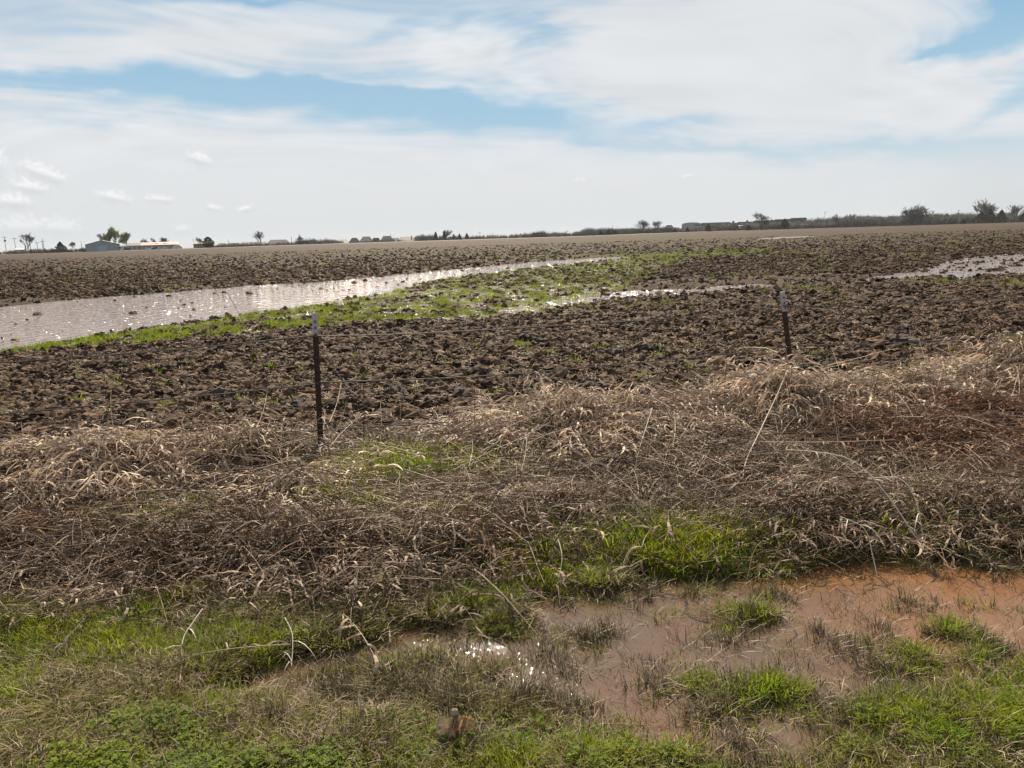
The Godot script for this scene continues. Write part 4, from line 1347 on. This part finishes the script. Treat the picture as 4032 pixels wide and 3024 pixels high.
func field_grass() -> void:
	rng.seed = 9200
	var o := base("field_grass")
	tag(o, "bright green grass sprouting along the pond's near shore in the field", "grass", "", "stuff")
	for variant in 3:
		var m := tuft_mesh(60 + variant, 14, 0.09, 0.05, 0.15, 0.008, 0.5, lin(0.06, 0.09, 0.008), lin(0.18, 0.255, 0.018), 2)
		rng.seed = 9210 + variant
		var where := []
		var tints := []
		for i in 26000:
			var d := 1.0 / lerpf(1.0 / 8.5, 1.0 / 95.0, rng.randf())
			var x := rr(-1, 1) * (0.72 * d + 1.0)
			var g := field_green(x, d)
			if d < 14.0:
				g = 0.05 * smoothstep(0.25, 0.5, noise_a.get_noise_2d(x * 1.5, d * 1.5))
			if rng.randf() > g * 1.2:
				continue
			var y := ground(x, d)
			if y < POND_Y - 0.05 - 0.02 * rng.randf():
				continue
			var k := rr(0.7, 1.3) * (1.0 + 0.9 * smoothstep(25.0, 80.0, d))
			where.append(Transform3D(Basis(Vector3.UP, rr(0, TAU)).scaled(Vector3(k, k * rr(0.7, 1.1), k)), Vector3(x, y, -d)))
			var t := rng.randf()
			tints.append(Color(1, 1, 1).lerp(Color(1.3, 1.0, 0.8), t * t) * rr(0.75, 1.2))
		many("tufts", m, mats.grass, where, tints, o)


# ------------------------------------------------------------------ dead grass along the fence
func leaf_mesh(seed_: int, count: int, lmin: float, lmax: float, w: float) -> ArrayMesh:   # long curling dead leaves hanging over
	rng.seed = seed_
	var s := Shape.new()
	for i in count:
		var g := rr(0, TAU)
		var p := Vector3(rr(-0.13, 0.13), rr(-0.05, 0.05), rr(-0.13, 0.13))
		var l := rr(lmin, lmax)
		var dir := Vector3(cos(g) * 0.8, rr(0.0, 0.8), sin(g) * 0.8).normalized()
		var pts := [p]
		var seg := 8
		var curl := rr(0.3, 0.8)
		var sidew := rr(-0.9, 0.9)
		var side := dir.cross(Vector3.UP).normalized()
		for k in seg:
			p += dir * l / seg
			pts.append(p)
			dir = (dir + Vector3(0, -curl, 0) + side * sidew * rr(-0.3, 1.0)).normalized()
			if dir.y < -0.75:
				dir = (dir + Vector3(cos(g), 0.4, sin(g)) * rr(-1.0, 1.0)).normalized()
		var sh := 0.35 + 0.95 * rng.randf()
		s.ribbon(pts, w * rr(0.6, 1.3), side, Color(sh, sh, sh) * 0.8, Color(sh, sh, sh) * 1.1, rr(-3.0, 3.0))
	return s.mesh()

func stem_mesh(seed_: int, count: int, lmin: float, lmax: float, rise: float) -> ArrayMesh:
	rng.seed = seed_
	var s := Shape.new()
	for i in count:
		var g := rr(0, TAU)
		var p := Vector3(rr(-0.2, 0.2), rr(-0.05, 0.1), rr(-0.2, 0.2))
		var l := rr(lmin, lmax)
		var dir := Vector3(cos(g), rr(-0.1, rise), sin(g) * 0.7).normalized()
		var pts := [p]
		for k in 4:
			p += dir * l / 4.0
			pts.append(p)
			dir = (dir + Vector3(rr(-0.12, 0.12), rr(-0.22, 0.06), rr(-0.12, 0.12))).normalized()
		var sh := rr(0.6, 1.2)
		s.tube(pts, rr(0.0022, 0.0036), 0.0015, 3, Color(sh, sh, sh), Color(sh, sh, sh))
	return s.mesh()

func culm_mesh(seed_: int, count: int, lmin: float, lmax: float, w: float) -> ArrayMesh:   # stems that rise, arch over and let their dry leaves hang
	rng.seed = seed_
	var s := Shape.new()
	for i in count:
		var g := rr(0, TAU)
		var p := Vector3(rr(-0.09, 0.09), -0.03, rr(-0.09, 0.09))
		var l := rr(lmin, lmax)
		var dir := Vector3(cos(g) * rr(0.15, 0.9), 1.0, sin(g) * rr(0.15, 0.9)).normalized()
		var pts := [p]
		var seg := 9
		var bend := rr(0.12, 0.36)
		var sh := 0.45 + 0.75 * rng.randf()
		var col := Color(sh, sh, sh)
		for k in seg:
			p += dir * l / seg
			pts.append(p)
			dir = (dir + Vector3(cos(g) * 0.2, -bend * (0.4 + 1.1 * k / seg), sin(g) * 0.2) + Vector3(rr(-1, 1), 0, rr(-1, 1)) * 0.07).normalized()
		s.tube(pts, 0.0036, 0.0016, 3, col * 0.8, col)
		for k in range(2, seg + 1):
			if rng.randf() < 0.25:
				continue
			var q: Vector3 = pts[k]
			var g2 := g + rr(-1.8, 1.8)
			var ld := Vector3(cos(g2), rr(-0.1, 0.6), sin(g2)).normalized()
			var ll := rr(0.1, 0.24)
			var lp := [q]
			var swing := rr(-0.8, 0.8)
			var side := ld.cross(Vector3.UP).normalized()
			for m in 6:
				q += ld * ll / 6.0
				lp.append(q)
				ld = (ld + Vector3(0, -rr(0.3, 0.75), 0) + side * swing * 0.4).normalized()
				if ld.y < -0.8 and rng.randf() < 0.6:
					ld = (ld + side * rr(-1, 1) + Vector3(0, 0.4, 0)).normalized()
			var lc := col * rr(0.7, 1.2)
			s.ribbon(lp, w * rr(0.6, 1.25), side, lc, lc * 1.1, rr(-3.0, 3.0))
	return s.mesh()

func dead_grass() -> void:
	var culm := []
	for k in 4:
		culm.append(culm_mesh(110 + k, 5, 0.4, 0.85, 0.0155))
	var leaf := []
	for k in 4:
		leaf.append(leaf_mesh(80 + k, 12, 0.14, 0.38, 0.017))
	var fine := []
	for k in 3:
		fine.append(bit_mesh(90 + k, 18, 0.17, 0.06, 0.22, 0.0075, 0.6))
	var stem := []
	for k in 3:
		stem.append(stem_mesh(100 + k, 6, 0.35, 0.9, 0.22))
	# mounds, each a clump of its own
	for n in mounds.size():
		var m: Array = mounds[n]
		rng.seed = 9300 + n
		var o := base("dry_grass_clump")
		tag(o, m[6], "dry grass", "clumps of dead grass along the fence")
		var where := [[], [], [], []]
		var tints := [[], [], [], []]
		var arcs := [[], []]
		var arc_tints := [[], []]
		var near := 0.74 if m[1] < 5.0 else 1.0
		for i in int((96.0 if m[5] > 0.85 else 64.0) / near * m[2] * m[3] / 0.16):
			var g := rr(0, TAU)
			var r := 1.15 * sqrt(rng.randf())
			var x: float = m[0] + cos(g) * r * m[2]
			var d: float = m[1] + sin(g) * r * m[3] * 0.8
			var tall: float = (float(m[4]) * 1.12 + 0.06) / 0.46 * rr(0.55, 1.05) * (1.1 - 0.35 * r)
			arcs[i % 2].append(Transform3D(Basis.from_euler(Vector3(rr(-0.25, 0.25), rr(0, TAU), rr(-0.25, 0.25))).scaled(Vector3(rr(0.8, 1.2) * near, tall * near, rr(0.8, 1.2) * near)), Vector3(x, ground(x, d, false), -d)))
			arc_tints[i % 2].append((straw_tint(float(m[5]) * rr(0.5, 1.15)) * (1.3 if m[5] > 0.85 else 1.08)).lerp(lin(0.26, 0.115, 0.055), 0.6 * smoothstep(0.25, 0.1, float(m[5]))))
		var red := smoothstep(0.25, 0.1, float(m[5]))
		for i in int(200.0 * m[2] * m[3] / 0.2):
			var g := rr(0, TAU)
			var r := 1.35 * sqrt(rng.randf())
			var x: float = m[0] + cos(g) * r * m[2]
			var d: float = m[1] + sin(g) * r * m[3]
			if d < m[1]:
				d = lerpf(m[1], d, 0.62)
			var lift: float = 1.1 * m[4] * (1.0 - 0.4 * r * r) * (0.85 + 0.5 * noise_a.get_noise_2d(x * 4.0, d * 4.0))
			var y := ground(x, d, false)
			var k := i % 4 if i % 12 != 3 else 0
			if k == 3 and i % 8 != 7:
				k = 1
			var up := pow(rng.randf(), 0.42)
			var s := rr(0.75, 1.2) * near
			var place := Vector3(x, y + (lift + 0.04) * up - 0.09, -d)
			var c := straw_tint(float(m[5]) * (0.1 + 1.05 * up * up) - 0.05)  # crest leaves bleached and painted lit, lower ones painted shaded
			if red > 0.0 and rng.randf() < 0.75:
				c = c.lerp(lin(0.26, 0.115, 0.055) * rr(0.6, 1.2), red * 0.8)
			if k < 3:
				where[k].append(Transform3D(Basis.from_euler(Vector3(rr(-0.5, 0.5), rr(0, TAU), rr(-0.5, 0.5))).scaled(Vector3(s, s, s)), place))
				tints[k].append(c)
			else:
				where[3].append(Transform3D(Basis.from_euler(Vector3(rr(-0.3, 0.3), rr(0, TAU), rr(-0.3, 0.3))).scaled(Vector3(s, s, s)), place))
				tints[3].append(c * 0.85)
		for k in 3:
			many("leaves", leaf[(n + k) % 4], mats.straw, where[k], tints[k], o)
		many("stems", stem[n % 3], mats.straw, where[3], tints[3], o)
		for k in 2:
			many("arching_stems", culm[(n + k * 2) % 4], mats.straw, arcs[k], arc_tints[k], o)
	# the thatch between and under them
	var o := base("dry_grass")
	tag(o, "matted dead grass thatch covering the fence line between the clumps", "dry grass", "", "stuff")
	var pools := [[leaf[0], 800, 0.0], [leaf[2], 800, 0.0], [fine[0], 1150, 1.0], [fine[1], 1150, 1.0], [fine[2], 1150, 1.0], [stem[0], 420, 2.0], [stem[1], 420, 2.0], [stem[2], 420, 2.0], [culm[0], 220, 3.0], [culm[2], 220, 3.0]]
	for n in pools.size():
		rng.seed = 9400 + n
		var where := []
		var tints := []
		var tries := 0
		while where.size() < pools[n][1] and tries < 60000:
			tries += 1
			var x := rr(-6.5, 8.0)
			var d := rr(3.3, 9.8)
			if absf(x) > 0.74 * d + 0.4 or rng.randf() > thatch(x, d):
				continue
			var y := ground(x, d, false)
			if d < 4.8 and y < PUDDLE_Y + 0.005:
				continue
			var h := mound_h(x, d)
			var kind: float = pools[n][2]
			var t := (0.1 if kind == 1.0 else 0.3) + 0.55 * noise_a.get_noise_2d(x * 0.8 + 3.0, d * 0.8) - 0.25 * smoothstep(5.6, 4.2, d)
			var c := straw_tint(t)
			var rusty := smoothstep(2.6, 3.4, x) * smoothstep(5.2, 6.0, d) * (1.0 - smoothstep(7.2, 7.8, d)) + 0.5 * smoothstep(0.25, 0.55, noise_a.get_noise_2d(x * 0.9 + 60.0, d * 0.9))
			if rng.randf() < rusty * 0.7:
				c = c.lerp(lin(0.26, 0.115, 0.055) * rr(0.6, 1.2), 0.75)
			var up := 0.0 if kind > 2.5 else rr(-0.06, 0.02) if kind < 1.0 else rr(0.0, 0.06) if kind < 2.0 else rr(0.02, 0.1)
			var s := rr(0.7, 1.15)
			where.append(Transform3D(Basis.from_euler(Vector3(rr(-0.3, 0.3), rr(0, TAU), rr(-0.3, 0.3))).scaled(Vector3(s, s * rr(0.3, 0.75), s) if kind > 2.5 else Vector3(s, s, s)), Vector3(x, y + up + (0.0 if kind > 2.5 else h * rr(0.1, 0.75)), -d)))
			tints.append(c * (0.82 if kind == 2.0 else 0.9))
		many("thatch", pools[n][0], mats.straw, where, tints, o)


# ------------------------------------------------------------------ the verge in front
func clover_mesh(seed_: int) -> ArrayMesh:
	rng.seed = seed_
	var s := Shape.new()
	for i in 11:
		var g := rr(0, TAU)
		var r := 0.07 * sqrt(rng.randf())
		var top := Vector3(cos(g) * r, rr(0.02, 0.06), sin(g) * r)
		s.ribbon([Vector3(top.x * 0.5, -0.01, top.z * 0.5), top * 0.6 + Vector3(0, 0.01, 0), top], 0.002, Vector3(1, 0, 0), lin(0.06, 0.11, 0.02), lin(0.08, 0.14, 0.02))
		var sh := rr(0.7, 1.25)
		for k in 3:
			var a := g + TAU * k / 3.0
			var outv := Vector3(cos(a), rr(-0.15, 0.35), sin(a)) * rr(0.007, 0.017)
			var side := Vector3(-sin(a), rr(-0.2, 0.2), cos(a)) * 0.006
			s.quad(top, top + outv * 0.6 - side, top + outv, top + outv * 0.6 + side, lin(0.11, 0.17, 0.012) * sh)
	return s.mesh()

func verge_mix(x: float, d: float) -> Array:     # how much fresh grass, clover, olive turf, sedge grows here
	var y := ground(x, d)
	var wet := y < PUDDLE_Y - 0.004 and d < 4.7
	var n := noise_a.get_noise_2d(x * 1.3 + 12.0, d * 1.3)
	var m := noise_b.get_noise_2d(x * 0.9 + 30.0, d * 0.9)
	var left := smoothstep(0.3, -0.6, x)
	var under := smoothstep(0.0, 0.5, d - lower_edge(x))
	var fresh := clearing(x, d)
	var isle := 0.0
	for i in islands:
		if i[4] > 0.04:
			isle = maxf(isle, exp(-pow((x - i[0]) / i[2], 2.0) - pow((d - i[1]) / i[3], 2.0)) * (1.0 if i[4] > 0.055 else 0.6))
	fresh = maxf(fresh, isle * 0.75 * smoothstep(-0.25, 0.25, noise_c.get_noise_2d(x * 3.0, d * 4.0)))
	fresh = maxf(fresh, smoothstep(0.1, 0.4, m) * 0.25 * (1.0 - under))
	fresh = maxf(fresh, 0.6 * smoothstep(3.1, 3.5, d) * (1.0 - under) * left * smoothstep(-0.1, 0.25, m + 0.05))
	fresh = maxf(fresh, 0.2 * smoothstep(1.1, 1.6, x) * smoothstep(3.15, 2.95, d) * smoothstep(2.55, 2.75, d + 0.2 * n))
	var clover := smoothstep(-0.25, 0.15, noise_b.get_noise_2d(x * 2.5, d * 3.0)) * smoothstep(2.8, 2.56, d + 0.3 * n) * smoothstep(-1.85, -1.5, x) * smoothstep(-0.35, -0.7, x + 0.3 * n) + 0.25 * isle * smoothstep(3.0, 2.7, d)
	var olive := (0.45 + 0.55 * left) * (1.0 - under * 0.75) * (1.0 - 0.6 * clover)
	var sedge := 0.12 + 0.88 * smoothstep(0.0, 0.28, noise_b.get_noise_2d(x * 2.2 + 5.0, d * 2.6) + 0.3 * exp(-pow((x + 0.4) / 0.6, 2.0) - pow((d - 3.05) / 0.35, 2.0)))
	if wet:
		var deep := smoothstep(PUDDLE_Y - 0.01, PUDDLE_Y - 0.045, y)
		fresh *= 0.35 * (1.0 - deep)
		clover = 0.0
		olive *= 0.6 * (1.0 - deep)
		sedge += 0.25 * (1.0 - deep) * left
		sedge *= 0.9 * (1.0 - 0.4 * deep)
	else:
		sedge *= smoothstep(0.1, -0.02, y - PUDDLE_Y) * 1.2 + 0.15
	return [fresh, clover, olive, sedge, y]

func verge() -> void:
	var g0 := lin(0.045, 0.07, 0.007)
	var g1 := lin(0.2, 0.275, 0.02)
	var kinds := [
		[tuft_mesh(120, 15, 0.05, 0.04, 0.11, 0.0055, 0.6, g0, g1), "fresh", 0],
		[tuft_mesh(121, 12, 0.06, 0.05, 0.14, 0.006, 0.8, g0, g1), "fresh", 0],
		[clover_mesh(122), "clover", 1], [clover_mesh(123), "clover", 1],
		[tuft_mesh(124, 14, 0.06, 0.03, 0.085, 0.0052, 1.1, lin(0.06, 0.06, 0.012), lin(0.23, 0.235, 0.04)), "olive", 2],
		[tuft_mesh(125, 14, 0.07, 0.03, 0.09, 0.0052, 1.4, lin(0.085, 0.068, 0.024), lin(0.28, 0.225, 0.075)), "olive", 2],
		[bit_mesh(126, 16, 0.1, 0.05, 0.16, 0.004, 0.4), "litter", 2],
		[tuft_mesh(127, 8, 0.045, 0.04, 0.13, 0.005, 0.5, lin(0.035, 0.024, 0.014), lin(0.1, 0.07, 0.04)), "sedge", 3],
		[tuft_mesh(128, 5, 0.06, 0.05, 0.13, 0.004, 0.8, lin(0.05, 0.032, 0.016), lin(0.17, 0.115, 0.06)), "sedge", 3]]
	var names := {
		"fresh": ["green_grass", "fresh bright green grass tufts on the verge and puddle islands", "grass"],
		"clover": ["clover", "low green clover leaves along the bottom of the verge", "clover"],
		"olive": ["verge_grass", "yellow olive short grass of the verge at lower left", "grass"],
		"litter": ["dead_stems", "tan dead grass bits lying in the verge", "straw"],
		"sedge": ["sedge_stubble", "dark brown stubble standing in and around the puddle", "stubble"]}
	var goal := [5200, 5000, 900, 900, 8500, 8500, 3200, 8200, 7600]
	var homes := {}
	for n in kinds.size():
		rng.seed = 9500 + n
		var where := []
		var tints := []
		var tries := 0
		var which: String = kinds[n][1]
		while where.size() < goal[n] and tries < 45000:
			tries += 1
			var d := rr(2.05, 4.9) if rng.randf() < 0.7 else rr(4.5, 7.0)
			var x := rr(-1, 1) * (0.72 * d + 0.35)
			var mix := verge_mix(x, d)
			if rng.randf() > mix[kinds[n][2]]:
				continue
			var s := rr(0.65, 1.2) * (0.82 + 0.85 * smoothstep(4.1, 4.6, d))
			where.append(Transform3D(Basis.from_euler(Vector3(rr(-0.15, 0.15), rr(0, TAU), rr(-0.15, 0.15))).scaled(Vector3(s, s * rr(0.7, 1.15), s)), Vector3(x, mix[4], -d)))
			if which == "litter":
				tints.append(straw_tint(0.35))
			elif which == "fresh" or which == "clover":
				var yellow := clampf(0.3 + noise_a.get_noise_2d(x * 1.6 + 8.0, d * 1.6) + rr(-0.2, 0.2), 0.0, 1.0)
				tints.append(Color(1.0, 1.0, 0.9).lerp(Color(1.7, 1.2, 0.8), yellow * 0.8) * rr(0.75, 1.2))
			else:
				tints.append(Color(1, 1, 1).lerp(Color(0.75, 1.0, 0.6), rng.randf() * 0.7) * rr(0.7, 1.25))
		if not homes.has(which):
			homes[which] = base(names[which][0])
			tag(homes[which], names[which][1], names[which][2], "", "stuff")
		var m: Material = mats.grass if which != "sedge" and which != "litter" else mats.sedge if which == "sedge" else mats.straw
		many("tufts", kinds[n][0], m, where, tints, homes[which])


# ------------------------------------------------------------------ single stalks
func stalk(called: String, label: String, pts: Array, r0: float, r1: float, col: Color, category: String, group: String) -> void:
	var curve := Curve3D.new()
	for i in pts.size():
		var before: Vector3 = pts[maxi(i - 1, 0)]
		var after: Vector3 = pts[mini(i + 1, pts.size() - 1)]
		var h := (after - before) / 6.0
		curve.add_point(pts[i], -h, h)
	var line := []
	var n := pts.size() * 5
	for i in n + 1:
		line.append(curve.sample_baked(curve.get_baked_length() * i / n, true))
	var s := Shape.new()
	s.tube(line, r0, r1, 6, col, col * 1.1, true)
	for i in range(3, n, 4):
		var p: Vector3 = line[i]
		s.tube([p - (line[i] - line[i - 1]) * 0.06, p + (line[i] - line[i - 1]) * 0.06], lerpf(r0, r1, float(i) / n) * 1.35, lerpf(r0, r1, float(i) / n) * 1.35, 6, col * 0.7, col * 0.7)
	var o := base(called)
	tag(o, label, category, group)
	obj("stem", s.mesh(), mats.straw, o)
	rng.seed = hash(label)
	for k in 3:
		var i := 2 + rng.randi() % (n - 3)
		var p: Vector3 = line[i]
		var g := rr(0, TAU)
		var l := rr(0.08, 0.2)
		var dir := Vector3(cos(g), rr(0.0, 0.7), sin(g)).normalized()
		var lp := [p]
		for q in 5:
			p += dir * l / 5.0
			lp.append(p)
			dir = (dir + Vector3(0, -0.4, 0)).normalized()
		var leaf := Shape.new()
		leaf.ribbon(lp, 0.007, dir.cross(Vector3(0, 1, 0.1)).normalized(), col * 0.9, col, rr(-2, 2))
		obj("leaf", leaf.mesh(), mats.straw, o)

func stalks() -> void:
	var pale := lin(0.6, 0.53, 0.43)
	var tan := lin(0.42, 0.33, 0.24)
	var dark := lin(0.07, 0.048, 0.035)
	var set_pale := [
		["longest pale stalk arching down to the orange puddle's far bank", [[2.4, -0.05, 4.25], [2.2, 0.33, 4.5], [2.05, 0.48, 4.7], [1.72, 0.51, 4.8]], 0.0042, pale],
		["second pale stalk bent in an arch right of the longest one", [[2.41, -0.05, 4.35], [2.34, 0.31, 4.4], [2.29, 0.4, 4.5], [2.15, 0.37, 4.6]], 0.0035, pale],
		["short pale stalk left of the arching pair, dipping into puddle", [[1.98, -0.03, 4.05], [1.96, 0.21, 4.2], [1.86, 0.25, 4.3]], 0.003, pale],
		["tall pale stalk sweeping up toward the leaning post", [[1.58, 0.0, 5.2], [1.7, 0.16, 5.6], [1.97, 0.3, 6.1], [2.34, 0.45, 6.8], [2.56, 0.58, 7.2]], 0.0045, pale],
		["pale stalk lying right of the bright green patch", [[1.25, 0.12, 4.9], [1.41, 0.08, 4.6], [1.64, 0.03, 4.4], [1.74, 0.0, 4.2]], 0.0035, pale],
		["pale stalk lying level in the thatch at centre left", [[-0.92, 0.16, 4.4], [-0.73, 0.13, 4.4], [-0.32, 0.1, 4.4]], 0.003, tan],
		["tan stalk leaning up to the central mound from the left", [[-0.75, 0.1, 5.4], [-0.3, 0.25, 5.7], [0.09, 0.34, 6.0], [0.3, 0.4, 6.2]], 0.0035, tan],
		["long level stalk below the central mound", [[-0.87, 0.18, 5.2], [-0.33, 0.17, 5.1], [0.38, 0.15, 5.1], [0.83, 0.12, 5.2]], 0.004, tan],
		["pale bent stalk above the dark hollow of the left tussock", [[-1.95, 0.05, 4.15], [-1.73, 0.2, 4.3], [-1.56, 0.29, 4.4], [-1.52, 0.27, 4.45]], 0.0035, pale],
		["straight pale stalk lying level between left mound and nearer post", [[-2.27, 0.2, 4.7], [-1.69, 0.2, 4.7]], 0.003, pale],
		["pale stalk drooping to the right below the nearer post", [[-1.5, 0.25, 4.82], [-1.4, 0.28, 4.8], [-1.15, 0.22, 4.75], [-1.0, 0.1, 4.7]], 0.003, pale],
		["long tan stalk lying level from the photo's left edge", [[-3.64, 0.34, 5.2], [-2.82, 0.34, 5.1], [-2.5, 0.25, 5.0]], 0.004, tan],
		["kinked pale stalk standing at the puddle's left end", [[-1.12, 0.13, 3.5], [-1.06, 0.09, 3.4], [-1.03, 0.02, 3.25]], 0.0026, pale],
		["tan stalk lying over the yellow green verge at left", [[-1.5, 0.13, 3.85], [-1.68, 0.08, 3.75], [-1.83, 0.06, 3.65]], 0.0026, tan],
		["pale stalk slanting steeply down into the verge grass at left", [[-1.55, 0.14, 3.6], [-1.57, 0.09, 3.4], [-1.53, 0.03, 3.25]], 0.0026, pale],
		["long thin tan stalk lying across the verge left of the puddle", [[-1.05, 0.09, 3.32], [-1.28, 0.09, 3.3], [-1.56, 0.08, 3.25]], 0.0026, tan],
		["thick tan stalk at the lower left edge leaning right", [[-2.78, 0.05, 3.88], [-2.67, 0.2, 3.9], [-2.62, 0.32, 4.0]], 0.0045, tan],
		["pale upright stalk at centre above the puddle's far side", [[0.24, 0.16, 4.3], [0.25, 0.1, 4.15], [0.2, -0.02, 4.0]], 0.003, pale],
		["level stalks' longest member in the rusty grass at right", [[1.92, 0.26, 5.9], [2.34, 0.3, 5.7], [2.8, 0.33, 5.6]], 0.0035, tan],
		["forked pale stalk hanging on the right face of central mound", [[1.18, 0.42, 6.5], [1.0, 0.25, 6.0], [0.92, 0.12, 5.8]], 0.0035, pale]]
	for s in set_pale:
		var pts := []
		for p in s[1]:
			pts.append(Vector3(p[0], p[1], -p[2]))
		stalk("dead_stalk", s[0], pts, s[2], s[2] * 0.6, s[3], "stalk", "pale dead stalks over the thatch")
	var set_dark := [
		["tallest thin dark weed stalk standing right of the nearer post", [[-1.36, 0.03, 6.9], [-1.33, 0.42, 6.9], [-1.33, 0.77, 6.9], [-1.36, 1.11, 6.9], [-1.39, 1.34, 6.9]]],
		["thin weed stalk leaning left with its tip against the pond", [[-2.18, 0.05, 7.2], [-2.35, 0.7, 7.4], [-2.53, 1.22, 7.4], [-2.64, 1.45, 7.4]]],
		["short dark weed stalk left of the central mound", [[-0.35, 0.05, 6.8], [-0.34, 0.3, 6.8], [-0.33, 0.59, 6.8]]],
		["dark weed stalk left of the leaning post", [[1.99, 0.05, 7.3], [2.01, 0.44, 7.3], [2.04, 1.0, 7.3]]],
		["dark weed stalk right of the leaning post", [[3.45, 0.05, 7.4], [3.48, 0.35, 7.4], [3.56, 0.66, 7.4]]],
		["dark weed stalk in the left mound's right side", [[-2.82, 0.05, 5.9], [-2.8, 0.35, 5.9], [-2.77, 0.72, 5.9]]],
		["dark weed stalk halfway between left mound and nearer post", [[-2.38, 0.05, 7.0], [-2.36, 0.48, 7.0], [-2.28, 0.8, 7.0]]],
		["dark weed stalk near the right edge before the wires", [[4.9, 0.05, 8.0], [4.91, 0.47, 8.0], [4.92, 0.88, 8.0]]]]
	for s in set_dark:
		var pts := []
		for p in s[1]:
			pts.append(Vector3(p[0], p[1], -p[2]))
		stalk("weed_stalk", s[0], pts, 0.0036, 0.0018, dark, "weed", "dark weed stalks by the fence")


func bag() -> void:
	rng.seed = 9700
	var o := base("plastic_bag", Vector3(-0.265, ground(-0.265, 2.68) + 0.0, -2.68))
	tag(o, "crumpled tan plastic bag half sunk at the near side of the puddle", "plastic bag")
	var skin := painted("bag_film", 0.35, 0.5)
	skin.albedo_texture = speckle(33, 0.03, Color(0.7, 0.66, 0.6), Color.WHITE, 128, 3)
	skin.uv1_triplanar = true
	skin.uv1_scale = Vector3(8, 8, 8)
	var parts := [
		["side", Vector2(-0.062, 0.0), Vector2(0.0, 0.105), lin(0.45, 0.37, 0.25), 0.01, 0.0],
		["fold", Vector2(-0.014, 0.0), Vector2(0.03, 0.115), lin(0.42, 0.28, 0.17), 0.022, 0.02],
		["flap", Vector2(0.03, 0.05), Vector2(0.082, 0.1), lin(0.55, 0.36, 0.18), 0.014, -0.01]]
	for p in parts:
		var s := Shape.new()
		var g := 9
		var pts := []
		for j in g + 1:
			for i in g + 1:
				var u := float(i) / g
				var v := float(j) / g
				var x := lerpf(p[1].x, p[2].x, u) + 0.018 * (v - 0.5) * (1.0 if p[0] == "fold" else 0.25)
				var y := lerpf(p[1].y, p[2].y, v) * (1.0 - 0.18 * pow(2.0 * u - 1.0, 2.0))
				var z: float = p[5] + p[4] * noise_b.get_noise_2d(u * 2.2 + p[5] * 300.0, v * 2.2) * 2.0 + 0.02 * sin(u * PI) - 0.02 * v
				pts.append(Vector3(x, y, z))
		for j in g:
			for i in g:
				var k := j * (g + 1) + i
				s.quad(pts[k], pts[k + g + 1], pts[k + g + 2], pts[k + 1], p[3])
		obj(p[0], s.mesh(), skin, o)
	var s := Shape.new()
	for k in 8:
		var a := TAU * k / 8.0
		var b := TAU * (k + 1) / 8.0
		for j in 4:
			var t0 := PI * j / 4.0
			var t1 := PI * (j + 1) / 4.0
			var f := func(t: float, q: float) -> Vector3: return Vector3(0.012 + 0.017 * sin(t) * cos(q) * (1.0 + 0.25 * sin(q * 3.0)), 0.118 + 0.02 * cos(t), -0.005 + 0.014 * sin(t) * sin(q))
			s.quad(f.call(t0, a), f.call(t0, b), f.call(t1, b), f.call(t1, a), lin(0.4, 0.33, 0.24))
	obj("knot", s.mesh(), skin, o)
